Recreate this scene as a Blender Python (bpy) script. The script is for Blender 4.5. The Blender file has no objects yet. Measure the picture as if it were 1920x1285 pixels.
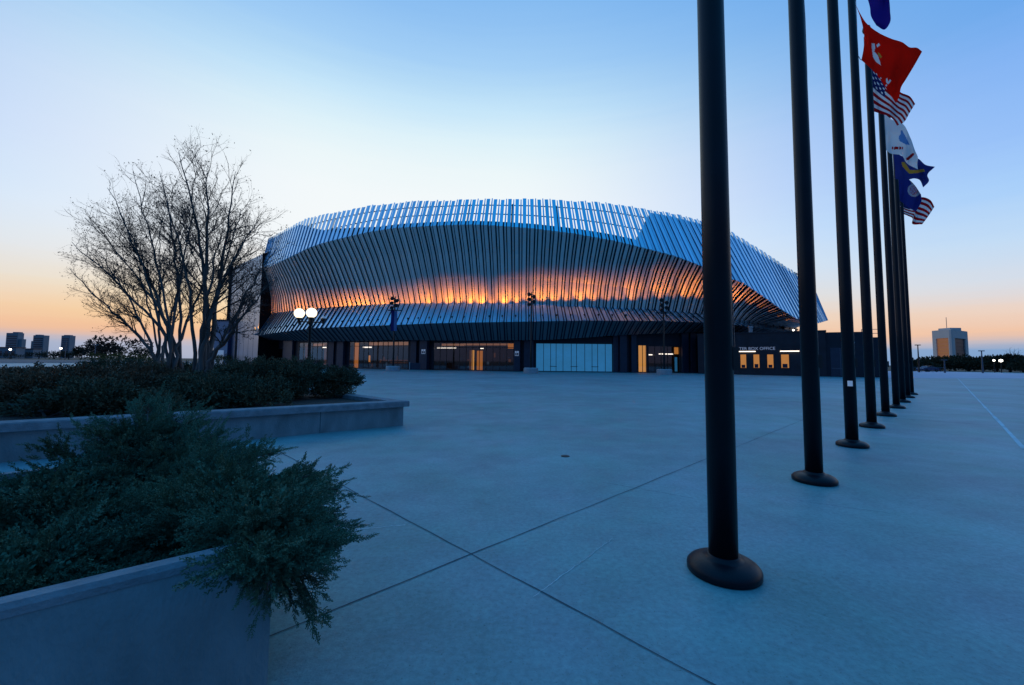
import bpy, math, random
import numpy as np
from mathutils import Vector, Matrix

random.seed(7)
RNG = np.random.default_rng(7)
scene = bpy.context.scene
COL = scene.collection
PI = math.pi

# ------------------------------------------------------------------ camera
FPX, CX, CY, TILT, ROLL, EYE = 775.0, 960.0, 625.8, math.radians(3.857), 0.010, 1.5
C0 = np.array([0.0, 0.0, EYE])
_F = np.array([0, math.cos(TILT), math.sin(TILT)])
_U0 = np.array([0, -math.sin(TILT), math.cos(TILT)])
_X = np.array([1.0, 0, 0])
_R = _X * math.cos(ROLL) + _U0 * math.sin(ROLL)
_U = _U0 * math.cos(ROLL) - _X * math.sin(ROLL)

def proj(p):
    d = np.asarray(p, float) - C0
    w = d @ _F
    return CX + FPX * (d @ _R) / w, CY - FPX * (d @ _U) / w

def ray(px, py):
    return _R * (px - CX) / FPX + _U * (CY - py) / FPX + _F

def at(px, py, Y):
    r = ray(px, py)
    return C0 + r * (Y / r[1])

def ground(px, py, z=0.0):
    r = ray(px, py)
    return C0 + r * ((z - EYE) / r[2])

cam_d = bpy.data.cameras.new('camera')
cam = bpy.data.objects.new('camera', cam_d)
COL.objects.link(cam)
cam.matrix_world = Matrix(((_R[0], _U[0], -_F[0], 0), (_R[1], _U[1], -_F[1], 0), (_R[2], _U[2], -_F[2], EYE), (0, 0, 0, 1)))
cam_d.sensor_width = 36
cam_d.lens = FPX / 1920 * 36
cam_d.shift_y = -(642.5 - CY) / 1920
cam_d.clip_end = 9000
scene.camera = cam
scene.view_settings.view_transform = 'Standard'
scene.view_settings.look = 'None'
scene.view_settings.exposure = 0
scene.view_settings.gamma = 1

# ------------------------------------------------------------------ colour / materials
def lin(c):
    return tuple((v / 255 / 12.92) if v / 255 <= .04045 else ((v / 255 + .055) / 1.055) ** 2.4 for v in c)

def mat(name, col, rough=.6, metal=0., spec=.5, var=0., vscale=3., bump=0., bscale=20., emit=None, estr=0., island=0., trans=0., stretch=(1, 1, 1)):
    m = bpy.data.materials.new(name)
    m.use_nodes = True
    nt = m.node_tree
    b = nt.nodes['Principled BSDF']
    b.inputs['Base Color'].default_value = (*col, 1)
    b.inputs['Roughness'].default_value = rough
    b.inputs['Metallic'].default_value = metal
    b.inputs['Specular IOR Level'].default_value = spec
    if trans:
        b.inputs['Transmission Weight'].default_value = trans
    if emit:
        b.inputs['Emission Color'].default_value = (*emit, 1)
        b.inputs['Emission Strength'].default_value = estr
    co = nt.nodes.new('ShaderNodeTexCoord')
    mp = nt.nodes.new('ShaderNodeMapping')
    mp.inputs['Scale'].default_value = stretch
    nt.links.new(co.outputs['Object'], mp.inputs['Vector'])
    src = None
    if var:
        n = nt.nodes.new('ShaderNodeTexNoise')
        n.inputs['Scale'].default_value = vscale
        n.inputs['Detail'].default_value = 6
        nt.links.new(mp.outputs['Vector'], n.inputs['Vector'])
        src = n.outputs['Fac']
        amt = var
    if island:
        g = nt.nodes.new('ShaderNodeNewGeometry')
        if src is None:
            src = g.outputs['Random Per Island']
        else:
            mx = nt.nodes.new('ShaderNodeMath'); mx.operation = 'MULTIPLY_ADD'
            nt.links.new(g.outputs['Random Per Island'], mx.inputs[0]); mx.inputs[1].default_value = .5
            m2 = nt.nodes.new('ShaderNodeMath'); m2.operation = 'MULTIPLY'; m2.inputs[1].default_value = .5
            nt.links.new(src, m2.inputs[0]); nt.links.new(m2.outputs[0], mx.inputs[2])
            src = mx.outputs[0]
        amt = max(var, island)
    if src is not None:
        r = nt.nodes.new('ShaderNodeMapRange')
        r.inputs['From Min'].default_value = .25 if not island else 0.1
        r.inputs['From Max'].default_value = .75 if not island else 0.9
        r.inputs['To Min'].default_value = 1 - amt
        r.inputs['To Max'].default_value = 1 + amt
        nt.links.new(src, r.inputs['Value'])
        mu = nt.nodes.new('ShaderNodeMix'); mu.data_type = 'RGBA'; mu.blend_type = 'MULTIPLY'
        mu.inputs[0].default_value = 1
        mu.inputs[6].default_value = (*col, 1)
        nt.links.new(r.outputs[0], mu.inputs[7])
        nt.links.new(mu.outputs[2], b.inputs['Base Color'])
    if bump:
        n2 = nt.nodes.new('ShaderNodeTexNoise'); n2.inputs['Scale'].default_value = bscale; n2.inputs['Detail'].default_value = 5
        nt.links.new(mp.outputs['Vector'], n2.inputs['Vector'])
        bp = nt.nodes.new('ShaderNodeBump'); bp.inputs['Strength'].default_value = bump; bp.inputs['Distance'].default_value = .02
        nt.links.new(n2.outputs['Fac'], bp.inputs['Height'])
        nt.links.new(bp.outputs['Normal'], b.inputs['Normal'])
    return m

def leafmat(name, c1, c2, rough=.7):
    m = bpy.data.materials.new(name); m.use_nodes = True
    nt = m.node_tree; b = nt.nodes['Principled BSDF']
    b.inputs['Roughness'].default_value = rough
    b.inputs['Specular IOR Level'].default_value = .25
    g = nt.nodes.new('ShaderNodeNewGeometry')
    co = nt.nodes.new('ShaderNodeTexCoord')
    n = nt.nodes.new('ShaderNodeTexNoise'); n.inputs['Scale'].default_value = 2.2; n.inputs['Detail'].default_value = 3
    nt.links.new(co.outputs['Object'], n.inputs['Vector'])
    a = nt.nodes.new('ShaderNodeMath'); a.operation = 'MULTIPLY_ADD'; a.inputs[1].default_value = .5
    nt.links.new(g.outputs['Random Per Island'], a.inputs[0])
    s = nt.nodes.new('ShaderNodeMath'); s.operation = 'MULTIPLY_ADD'; s.inputs[1].default_value = 1.6; s.inputs[2].default_value = -.55
    nt.links.new(n.outputs['Fac'], s.inputs[0]); nt.links.new(s.outputs[0], a.inputs[2])
    mx = nt.nodes.new('ShaderNodeMix'); mx.data_type = 'RGBA'
    mx.inputs[6].default_value = (*c1, 1); mx.inputs[7].default_value = (*c2, 1)
    nt.links.new(a.outputs[0], mx.inputs[0])
    nt.links.new(mx.outputs[2], b.inputs['Base Color'])
    return m

def emis(name, col, s):
    return mat(name, (.02, .02, .02), .5, emit=col, estr=s)

M = {}
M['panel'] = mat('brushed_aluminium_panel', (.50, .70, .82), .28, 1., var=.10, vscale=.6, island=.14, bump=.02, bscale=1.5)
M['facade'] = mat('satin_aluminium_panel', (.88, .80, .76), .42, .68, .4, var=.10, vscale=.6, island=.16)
M['underside'] = mat('shade_darkened_panel', (.22, .235, .26), .45, .8, .3, var=.1, vscale=.6, island=.16)  # cladding metal in a darker colour that paints in the shade under the skirt
M['sidepanel'] = mat('smooth_metal_wall', (.24, .32, .44), .36, 1., var=.06, vscale=.3)
M['dark'] = mat('dark_cladding', (.012, .018, .03), .5, 0., .3, var=.3, vscale=1.)
M['back'] = mat('dark_backing', (.016, .024, .05), .6, 0., .2)
M['black'] = mat('black_panel', (.004, .004, .006), .8, 0., .1)
M['rail'] = mat('grey_steel_rail', (.10, .13, .17), .5, .8)
M['roof'] = mat('grey_roof_membrane', (.10, .11, .12), .8)
M['column'] = mat('blue_black_column', (.02, .032, .06), .4, 0., .4, var=.2, vscale=2)
M['mull'] = mat('black_mullion', (.008, .009, .012), .4)
M['warm'] = emis('warm_lobby_glow', (1, .36, .07), .55)
M['warmdim'] = emis('dim_lobby_glow', (1, .33, .08), .06)
M['strip'] = emis('white_light_strip', (1, .86, .72), 2.2)
M['frost'] = mat('sky_glow_frosted_panel', (.07, .18, .30), .3, 0., .5, var=.4, vscale=.5, emit=(.03, .20, .42), estr=.55)  # blue emission stands in for sky reflected by the glazing
M['sign'] = mat('white_sign_face', (.8, .8, .82), .5, emit=(.6, .7, .9), estr=.12)
M['letter'] = mat('grey_metal_letter', (.45, .47, .52), .4, .3)
M['blackpaint'] = mat('black_satin_paint', (.003, .006, .012), .40, 0., .24, var=.25, vscale=4, bump=.04, bscale=30)
M['blackiron'] = mat('black_iron', (.012, .012, .014), .45, 0., .4)
M['globe'] = emis('lit_globe_glass', (1, .84, .60), 1.8)
M['finial'] = mat('frosted_finial', (.6, .65, .7), .3)
M['bark'] = mat('pale_grey_bark', (.10, .09, .088), .8, var=.35, vscale=5, bump=.3, bscale=12, stretch=(1, 1, .25))
M['twig'] = mat('dark_twig', (.052, .043, .043), .85)
M['seed'] = mat('dry_seed_head', (.05, .036, .03), .9)
M['jun'] = leafmat('juniper_needles', (.022, .070, .046), (.10, .215, .135))
M['jun2'] = leafmat('brownish_juniper_needles', (.045, .042, .030), (.19, .125, .07))
M['jun3'] = leafmat('dark_juniper_needles', (.032, .052, .034), (.115, .12, .068))
M['farleaf'] = leafmat('far_foliage', (.016, .024, .014), (.045, .05, .028))
M['redleaf'] = leafmat('russet_twigs', (.05, .028, .022), (.10, .055, .035))
M['yelleaf'] = leafmat('yellow_hedge_leaves', (.10, .065, .015), (.20, .13, .03))
M['mulch'] = mat('bark_mulch', (.045, .030, .026), .95, var=.6, vscale=25, bump=1., bscale=40)
M['soil'] = mat('dark_soil', (.008, .007, .007), .95, var=.5, vscale=20, bump=.8, bscale=30)
M['conc_wall'] = mat('planter_concrete', (.18, .25, .275), .85, 0., .25, var=.32, vscale=3.5, bump=.4, bscale=60, stretch=(1, 1, .45))
M['conc_cap'] = mat('planter_cap_concrete', (.20, .235, .265), .85, 0., .25, var=.28, vscale=7, bump=.45, bscale=60)
M['block'] = mat('concrete_block', (.30, .33, .36), .8, var=.15, vscale=3, bump=.2)
M['joint'] = mat('dark_joint', (.05, .085, .115), .9)
M['linepaint'] = mat('pale_joint', (.42, .60, .66), .8, var=.3, vscale=2)
M['asphalt'] = mat('asphalt', (.075, .095, .115), .85, 0., .3, var=.2, vscale=.6)
M['road'] = mat('pale_concrete_road', (.42, .42, .52), .7, 0., .5, var=.15, vscale=.3)
M['terrain'] = mat('dark_grass', (.025, .032, .02), .95, var=.4, vscale=.1)
M['farwall'] = mat('grey_tower_wall', (.17, .20, .24), .8, var=.1, vscale=.1)
M['farwin'] = mat('tower_window_band', (.03, .045, .07), .25)
M['stone'] = mat('pale_office_stone', (.55, .50, .48), .8, var=.06, vscale=.1)
M['officedark'] = mat('dark_office_glass', (.02, .03, .05), .5, 0., .2)
M['officewarm'] = emis('sunset_reflection_glow', (1, .40, .18), .17)  # emission imitates the sunset mirrored in the window glass
M['carblue'] = mat('dark_blue_car_paint', (.01, .03, .09), .25)
M['tyre'] = mat('tyre_rubber', (.01, .01, .01), .8)
M['glassdark'] = mat('dark_car_glass', (.01, .015, .02), .1)
M['lamp'] = emis('white_lamp', (1, .93, .82), 6.)

def glassmat():
    m = bpy.data.materials.new('storefront_glass'); m.use_nodes = True
    nt = m.node_tree; nt.nodes.clear()
    o = nt.nodes.new('ShaderNodeOutputMaterial'); mx = nt.nodes.new('ShaderNodeMixShader')
    g = nt.nodes.new('ShaderNodeBsdfGlossy'); t = nt.nodes.new('ShaderNodeBsdfTransparent'); f = nt.nodes.new('ShaderNodeFresnel')
    g.inputs['Roughness'].default_value = .03; g.inputs['Color'].default_value = (.75, .85, .95, 1)
    t.inputs['Color'].default_value = (.72, .74, .76, 1); f.inputs['IOR'].default_value = 1.5
    mr = nt.nodes.new('ShaderNodeMath'); mr.operation = 'MULTIPLY_ADD'; mr.inputs[1].default_value = 1.6; mr.inputs[2].default_value = .06
    nt.links.new(f.outputs[0], mr.inputs[0]); nt.links.new(mr.outputs[0], mx.inputs[0])
    nt.links.new(t.outputs[0], mx.inputs[1]); nt.links.new(g.outputs[0], mx.inputs[2]); nt.links.new(mx.outputs[0], o.inputs[0])
    return m
M['glass'] = glassmat()

def plazamat():
    m = mat('plaza_concrete', (.2, .3, .36), .56, 0., .45)
    nt = m.node_tree; b = nt.nodes['Principled BSDF']
    co = nt.nodes.new('ShaderNodeTexCoord')
    def noise(sc, det, rough=.55):
        n = nt.nodes.new('ShaderNodeTexNoise'); n.inputs['Scale'].default_value = sc; n.inputs['Detail'].default_value = det
        n.inputs['Roughness'].default_value = rough
        nt.links.new(co.outputs['Object'], n.inputs['Vector']); return n.outputs['Fac']
    def rng(s, a, b_, lo, hi):
        r = nt.nodes.new('ShaderNodeMapRange'); r.inputs['From Min'].default_value = a; r.inputs['From Max'].default_value = b_
        r.inputs['To Min'].default_value = lo; r.inputs['To Max'].default_value = hi
        nt.links.new(s, r.inputs['Value']); return r.outputs[0]
    def mul(a, b_):
        x = nt.nodes.new('ShaderNodeMath'); x.operation = 'MULTIPLY'
        nt.links.new(a, x.inputs[0]); nt.links.new(b_, x.inputs[1]); return x.outputs[0]
    big = rng(noise(.22, 6, .62), .3, .7, .74, 1.22)
    mid = rng(noise(1.3, 7, .7), .3, .7, .80, 1.16)
    fine = rng(noise(26, 4, .7), .3, .7, .80, 1.18)
    grit = rng(noise(60, 2), .64, .72, 1., .62)
    spots = rng(noise(3.2, 6, .78), .62, .76, 1., .58)
    v = mul(mul(mul(big, mid), mul(fine, grit)), spots)
    mu = nt.nodes.new('ShaderNodeMix'); mu.data_type = 'RGBA'; mu.blend_type = 'MULTIPLY'; mu.inputs[0].default_value = 1
    tint = nt.nodes.new('ShaderNodeMix'); tint.data_type = 'RGBA'
    tint.inputs[6].default_value = (.122, .325, .335, 1); tint.inputs[7].default_value = (.165, .315, .365, 1)
    nt.links.new(rng(noise(.6, 5, .6), .35, .65, 0, 1), tint.inputs[0]); nt.links.new(tint.outputs[2], mu.inputs[6])
    nt.links.new(v, mu.inputs[7]); nt.links.new(mu.outputs[2], b.inputs['Base Color'])
    bp = nt.nodes.new('ShaderNodeBump'); bp.inputs['Strength'].default_value = .25; bp.inputs['Distance'].default_value = .01
    nt.links.new(noise(70, 4), bp.inputs['Height']); nt.links.new(bp.outputs[0], b.inputs['Normal'])
    return m
M['plaza'] = plazamat()

def clothmat(name, col):
    m = bpy.data.materials.new(name); m.use_nodes = True
    nt = m.node_tree; nt.nodes.clear()
    o = nt.nodes.new('ShaderNodeOutputMaterial'); mx = nt.nodes.new('ShaderNodeMixShader')
    d = nt.nodes.new('ShaderNodeBsdfDiffuse'); t = nt.nodes.new('ShaderNodeBsdfTranslucent')
    co = nt.nodes.new('ShaderNodeTexCoord')
    n = nt.nodes.new('ShaderNodeTexNoise'); n.inputs['Scale'].default_value = 60
    nt.links.new(co.outputs['Object'], n.inputs['Vector'])
    mu = nt.nodes.new('ShaderNodeMix'); mu.data_type = 'RGBA'; mu.blend_type = 'MULTIPLY'; mu.inputs[0].default_value = .25
    mu.inputs[6].default_value = (*col, 1); nt.links.new(n.outputs['Color'], mu.inputs[7])
    for s in (d, t): nt.links.new(mu.outputs[2], s.inputs['Color'])
    mx.inputs[0].default_value = .55
    nt.links.new(d.outputs[0], mx.inputs[1]); nt.links.new(t.outputs[0], mx.inputs[2]); nt.links.new(mx.outputs[0], o.inputs[0])
    return m
for k, c in dict(red=(.85, .012, .006), stripe=(.42, .012, .02), white=(.86, .87, .90), navy=(.02, .03, .14), purple=(.035, .022, .28),
                 blue=(.03, .045, .22), deep=(.02, .035, .22), gold=(.55, .30, .05), skyblue=(.10, .28, .62), pale=(.36, .40, .47), grey=(.2, .22, .25)).items():
    M['c_' + k] = clothmat('flag_cloth_' + k, c)

# ------------------------------------------------------------------ mesh builder
def tag(o, label=None, cat=None, group=None, kind=None):
    if label: o['label'] = label
    if cat: o['category'] = cat
    if group: o['group'] = group
    if kind: o['kind'] = kind
    return o

def empty(name, loc, label=None, cat=None, group=None, kind=None):
    o = bpy.data.objects.new(name, None); COL.objects.link(o); o.location = tuple(loc)
    return tag(o, label, cat, group, kind)

def wloc(o):
    v = np.zeros(3)
    while o is not None:
        v += np.array(o.location); o = o.parent
    return v

class MB:
    def __init__(s): s.v = []; s.f = []; s.m = []
    def add(s, vs, fs, mi=0):
        k = len(s.v); s.v += [tuple(map(float, p)) for p in vs]
        s.f += [tuple(k + i for i in f) for f in fs]; s.m += [mi] * len(fs)
    def quad(s, a, b, c, d, mi=0): s.add([a, b, c, d], [(0, 1, 2, 3)], mi)
    def box(s, x0, x1, y0, y1, z0, z1, fr=None, mi=0, bev=0.):
        P = [(x, y, z) for x in (x0, x1) for y in (y0, y1) for z in (z0, z1)]
        if fr is not None:
            o, ex, ey = fr
            P = [(o[0] + ex[0] * x + ey[0] * y, o[1] + ex[1] * x + ey[1] * y, o[2] + z) for x, y, z in P]
        s.add(P, [(0, 1, 3, 2), (4, 6, 7, 5), (0, 4, 5, 1), (2, 3, 7, 6), (0, 2, 6, 4), (1, 5, 7, 3)], mi)
    def prism(s, poly, z0, z1, mi=0, cap=True):
        n = len(poly)
        vs = [(p[0], p[1], z0) for p in poly] + [(p[0], p[1], z1) for p in poly]
        fs = [(i, (i + 1) % n, n + (i + 1) % n, n + i) for i in range(n)]
        if cap: fs += [tuple(range(n, 2 * n)), tuple(range(n - 1, -1, -1))]
        s.add(vs, fs, mi)
    def lathe(s, prof, c=(0, 0, 0), n=24, mi=0, cap=True):
        vs = []; fs = []
        for r, z in prof:
            for k in range(n):
                a = 2 * PI * k / n
                vs.append((c[0] + r * math.cos(a), c[1] + r * math.sin(a), c[2] + z))
        for i in range(len(prof) - 1):
            for k in range(n):
                k2 = (k + 1) % n
                fs.append((i * n + k, i * n + k2, (i + 1) * n + k2, (i + 1) * n + k))
        if cap:
            fs.append(tuple(range(n - 1, -1, -1))); fs.append(tuple((len(prof) - 1) * n + k for k in range(n)))
        s.add(vs, fs, mi)
    def tube(s, pts, rad, n=6, mi=0):
        pts = [np.asarray(p, float) for p in pts]
        if np.isscalar(rad): rad = [rad] * len(pts)
        vs = []; fs = []
        t0 = pts[1] - pts[0]; t0 = t0 / (np.linalg.norm(t0) + 1e-9)
        up = np.array([0, 0, 1.]) if abs(t0[2]) < .9 else np.array([1., 0, 0])
        u = np.cross(t0, up); u /= np.linalg.norm(u)
        for i, p in enumerate(pts):
            t = pts[min(i + 1, len(pts) - 1)] - pts[max(i - 1, 0)]; t = t / (np.linalg.norm(t) + 1e-9)
            u = u - t * (u @ t); u = u / (np.linalg.norm(u) + 1e-9); w = np.cross(t, u)
            for k in range(n):
                a = 2 * PI * k / n
                vs.append(p + rad[i] * (u * math.cos(a) + w * math.sin(a)))
        for i in range(len(pts) - 1):
            for k in range(n):
                k2 = (k + 1) % n
                fs.append((i * n + k, i * n + k2, (i + 1) * n + k2, (i + 1) * n + k))
        fs.append(tuple(range(n - 1, -1, -1))); fs.append(tuple((len(pts) - 1) * n + k for k in range(n)))
        s.add(vs, fs, mi)
    def build(s, name, mats, parent=None, smooth=False, bevel=0.):
        me = bpy.data.meshes.new(name)
        off = wloc(parent) if parent is not None else np.zeros(3)
        me.from_pydata([(a - off[0], b - off[1], c - off[2]) for a, b, c in s.v], [], s.f)
        if not isinstance(mats, (list, tuple)): mats = [mats]
        for m in mats: me.materials.append(m)
        if len(mats) > 1: me.polygons.foreach_set('material_index', s.m)
        if smooth: me.polygons.foreach_set('use_smooth', [True] * len(me.polygons))
        me.update()
        o = bpy.data.objects.new(name, me); COL.objects.link(o)
        if parent is not None: o.parent = parent
        if bevel:
            b = o.modifiers.new('bevel', 'BEVEL'); b.width = bevel; b.segments = 2; b.limit_method = 'ANGLE'
        return o

def cloud(name, T, pos, dirs, scale, m, parent=None, rng=RNG):
    """many copies of the leaf template T (k,4,3) merged into one mesh"""
    pos = np.asarray(pos, float); dirs = np.asarray(dirs, float); N = len(pos)
    z = dirs / (np.linalg.norm(dirs, axis=1, keepdims=True) + 1e-9)
    r = rng.normal(size=(N, 3)); x = r - z * (r * z).sum(1, keepdims=True); x /= np.linalg.norm(x, axis=1, keepdims=True)
    y = np.cross(z, x)
    Mx = np.stack([x, y, z], 1) * np.asarray(scale)[:, None, None]
    V = np.einsum('kqi,nij->nkqj', T, Mx) + pos[:, None, None, :]
    off = wloc(parent) if parent is not None else np.zeros(3)
    V = (V - off).reshape(-1, 3).astype(np.float32)
    nq = len(V) // 4
    me = bpy.data.meshes.new(name)
    me.vertices.add(len(V)); me.vertices.foreach_set('co', V.ravel())
    me.loops.add(nq * 4); me.loops.foreach_set('vertex_index', np.arange(nq * 4, dtype=np.int32))
    me.polygons.add(nq); me.polygons.foreach_set('loop_start', np.arange(0, nq * 4, 4, dtype=np.int32))
    me.polygons.foreach_set('loop_total', np.full(nq, 4, np.int32))
    me.materials.append(m); me.update(calc_edges=True)
    o = bpy.data.objects.new(name, me); COL.objects.link(o)
    if parent is not None: o.parent = parent
    return o

def leaf_quad(p, d, L, w, rng):
    d = d / np.linalg.norm(d); s = np.cross(d, rng.normal(size=3)); s /= np.linalg.norm(s) + 1e-9
    return [p, p + d * L * .45 + s * w, p + d * L, p + d * L * .45 - s * w]

def sprig(n=16, per=3, width=.045, sl=.36, seed=1):
    rng = np.random.default_rng(seed); Q = []
    for k in range(n):
        z = (k + .5) / n; a = k * 2.4
        d = np.array([math.cos(a) * .75, math.sin(a) * .75, .75])
        L = sl * (1.05 - .7 * z)
        base = np.array([0, 0, z * .85])
        for j in range(per):
            q = base + d * L * j / per * .9
            dd = d + rng.normal(size=3) * .35 + np.array([0, 0, .25])
            Q.append(leaf_quad(q, dd, L * .62, width, rng))
    for j in range(4):
        Q.append(leaf_quad(np.array([0, 0, .2 * j]), np.array([0, 0, 1.]) + rng.normal(size=3) * .1, .32, width * .8, rng))
    return np.array(Q)

SPRIG_FINE = sprig(11, 2, .052, .34, 1)
SPRIG_MID = sprig(9, 2, .06, .45, 2)
SPRIG_FAR = sprig(5, 1, .22, .7, 3)

def copy_tree(o, parent=None):
    c = o.copy(); COL.objects.link(c); c.parent = parent
    for ch in list(o.children): copy_tree(ch, c)
    return c

# ------------------------------------------------------------------ sky
W = bpy.data.worlds.new('World'); scene.world = W; W.use_nodes = True
nt = W.node_tree; nt.nodes.clear()
N = nt.nodes.new; L = nt.links.new
out = N('ShaderNodeOutputWorld'); bg = N('ShaderNodeBackground'); L(bg.outputs[0], out.inputs[0]); bg.inputs[1].default_value = 1.0
tc = N('ShaderNodeTexCoord'); sx = N('ShaderNodeSeparateXYZ'); L(tc.outputs['Generated'], sx.inputs[0])
def mth(op, a, b=None, c=None):
    n = N('ShaderNodeMath'); n.operation = op
    for i, v in enumerate((a, b, c)):
        if v is None: continue
        if isinstance(v, (int, float)): n.inputs[i].default_value = v
        else: L(v, n.inputs[i])
    return n.outputs[0]
zc = mth('MINIMUM', mth('MAXIMUM', sx.outputs[2], 0.0), 1.0)
elev = mth('DIVIDE', mth('ARCSINE', zc), PI / 2)
hl = mth('SQRT', mth('ADD', mth('MULTIPLY', sx.outputs[0], sx.outputs[0]), mth('ADD', mth('MULTIPLY', sx.outputs[1], sx.outputs[1]), 1e-6)))
SAZ = math.radians(-13)
cs = mth('DIVIDE', mth('ADD', mth('MULTIPLY', sx.outputs[0], math.sin(SAZ)), mth('MULTIPLY', sx.outputs[1], math.cos(SAZ))), hl)
ang = mth('MULTIPLY', mth('ARCCOSINE', mth('MINIMUM', mth('MAXIMUM', cs, -1.0), 1.0)), 180 / PI)
# thin streaks of cloud low over the horizon
mpn = N('ShaderNodeMapping'); mpn.inputs['Scale'].default_value = (2.2, 2.2, 55); L(tc.outputs['Generated'], mpn.inputs[0])
nz = N('ShaderNodeTexNoise'); nz.inputs['Scale'].default_value = 1.6; nz.inputs['Detail'].default_value = 4; L(mpn.outputs[0], nz.inputs[0])
wob = mth('MULTIPLY', mth('SUBTRACT', nz.outputs['Fac'], .5), .012)
elev2 = mth('MAXIMUM', mth('ADD', elev, wob), 0.0)
def smooth(v, a, b):
    n = N('ShaderNodeMapRange'); n.interpolation_type = 'SMOOTHSTEP'
    n.inputs['From Min'].default_value = a; n.inputs['From Max'].default_value = b; L(v, n.inputs['Value']); return n.outputs[0]
def ramp(stops):
    n = N('ShaderNodeValToRGB'); e = n.color_ramp.elements
    e[0].position = stops[0][0] / 90; e[0].color = (*lin(stops[0][1]), 1)
    e[1].position = stops[-1][0] / 90; e[1].color = (*lin(stops[-1][1]), 1)
    for d, c in stops[1:-1]:
        x = e.new(d / 90); x.color = (*lin(c), 1)
    L(elev2, n.inputs[0]); return n.outputs[0]
ZEN = (30, 158, 240)
RA = ramp([(0, (175, 180, 200)), (1.6, (190, 188, 202)), (2.6, (242, 188, 150)), (4.5, (249, 206, 150)), (7, (250, 226, 186)), (10, (247, 240, 230)), (14, (246, 249, 250)),
           (21, (243, 249, 251)), (25, (236, 247, 250)), (28.5, (222, 242, 250)), (32, (198, 230, 250)), (34.5, (180, 218, 247)), (37, (162, 206, 246)), (41, (142, 192, 242)), (52, (90, 165, 234)), (90, ZEN)])
RB = ramp([(0, (118, 158, 205)), (1.5, (128, 164, 206)), (2.1, (190, 185, 195)), (3.0, (241, 197, 168)), (5.0, (236, 211, 196)), (7.5, (213, 221, 233)), (11.2, (192, 219, 246)),
           (15.7, (166, 206, 250)), (20, (148, 191, 248)), (26, (128, 178, 243)), (30, (108, 168, 236)), (42, (80, 155, 230)), (90, ZEN)])
RC = ramp([(0, (92, 92, 118)), (4, (92, 98, 130)), (12, (66, 100, 150)), (30, (42, 124, 196)), (90, ZEN)])
def mixc(f, a, b):
    n = N('ShaderNodeMix'); n.data_type = 'RGBA'; L(f, n.inputs[0]); L(a, n.inputs[6]); L(b, n.inputs[7]); return n.outputs[2]
L(mixc(smooth(ang, 72, 140), mixc(smooth(ang, 11, 70), RA, RB), RC), bg.inputs[0])

# ------------------------------------------------------------------ ground
mb = MB(); mb.quad((-4000, -1500, -.06), (4000, -1500, -.06), (4000, 6000, -.06), (-4000, 6000, -.06)); tag(mb.build('ground', M['terrain']), kind='structure')
mb = MB(); mb.add([(-40, -30, 0), (160, -30, 0), (160, 108, 0), (50, 108, 0), (50, 175, 0), (-110, 175, 0), (-110, 20, 0), (-40, 20, 0)], [tuple(range(8))])
tag(mb.build('plaza', M['plaza']), kind='structure')
mb = MB(); mb.quad((-330, 20, -.03), (-112, 20, -.03), (-112, 210, -.03), (-330, 210, -.03)); tag(mb.build('parking_lot', M['asphalt']), kind='structure')
mb = MB(); mb.box(-112, -111, 20, 175, -.05, .12); tag(mb.build('kerb', M['block']), kind='structure')
mb = MB(); mb.quad((44, 48.5, .004), (110, 60, .004), (110, 107.5, .004), (50.5, 107.5, .004)); tag(mb.build('road', M['road']), kind='structure')

def joint(name, p, q, w, m, z=.004):
    p = np.array(p[:2]); q = np.array(q[:2]); n = 40; d = q - p; s = np.array([-d[1], d[0]]) / np.linalg.norm(d)
    mb = MB(); prev = None
    for i in range(n + 1):
        c = p + d * i / n + s * random.uniform(-.006, .006); ww = w * random.uniform(.6, 1.3) / 2
        a, b = (*(c + s * ww), z), (*(c - s * ww), z)
        if prev: mb.quad(prev[0], prev[1], b, a)
        prev = (a, b)
    return tag(mb.build(name, m), kind='structure')
X0 = ground(883, 1040)[:2]
dA = ground(560, 867)[:2] - X0; dA /= np.linalg.norm(dA)
dB = ground(1290, 875)[:2] - X0; dB /= np.linalg.norm(dB)
joint('plaza_joint', X0 - dA * 4, X0 + dA * 5.5, .010, M['joint'])
joint('plaza_joint', X0 - dB * 1.6, X0 + dB * 12, .009, M['joint'])
joint('plaza_joint', X0 + dA * 14 - dB * 2, X0 + dA * 14 + dB * 30, .016, M['joint'])
joint('plaza_joint', X0 + dB * 14 - dA * 8, X0 + dB * 14 + dA * 25, .016, M['joint'])
joint('plaza_crack', ground(1130, 905), ground(1300, 935), .006, M['joint'])
joint('plaza_crack', ground(1150, 1010), ground(1000, 1120), .005, M['linepaint'])
joint('plaza_crack', ground(600, 1000), ground(760, 985), .008, M['linepaint'])
joint('plaza_crack', ground(1500, 940), ground(1680, 965), .006, M['joint'])
dg = ground(1060, 856); drn = empty('drain_cover', (dg[0], dg[1], 0), 'small dark drain slot in the open middle of the plaza', 'drain cover')
t = MB(); t.lathe([(.07, .002), (.07, .008), (.06, .012), (.0, .012)], (dg[0], dg[1], 0), 20, cap=False); t.build('grate', M['blackiron'], drn)
t = MB(); t.box(dg[0] - .04, dg[0] + .04, dg[1] - .006, dg[1] + .006, .0125, .016); t.build('handle', M['rail'], drn)
joint('plaza_seam', ground(1921, 842), ground(1795, 709), .06, M['linepaint'])

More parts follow.
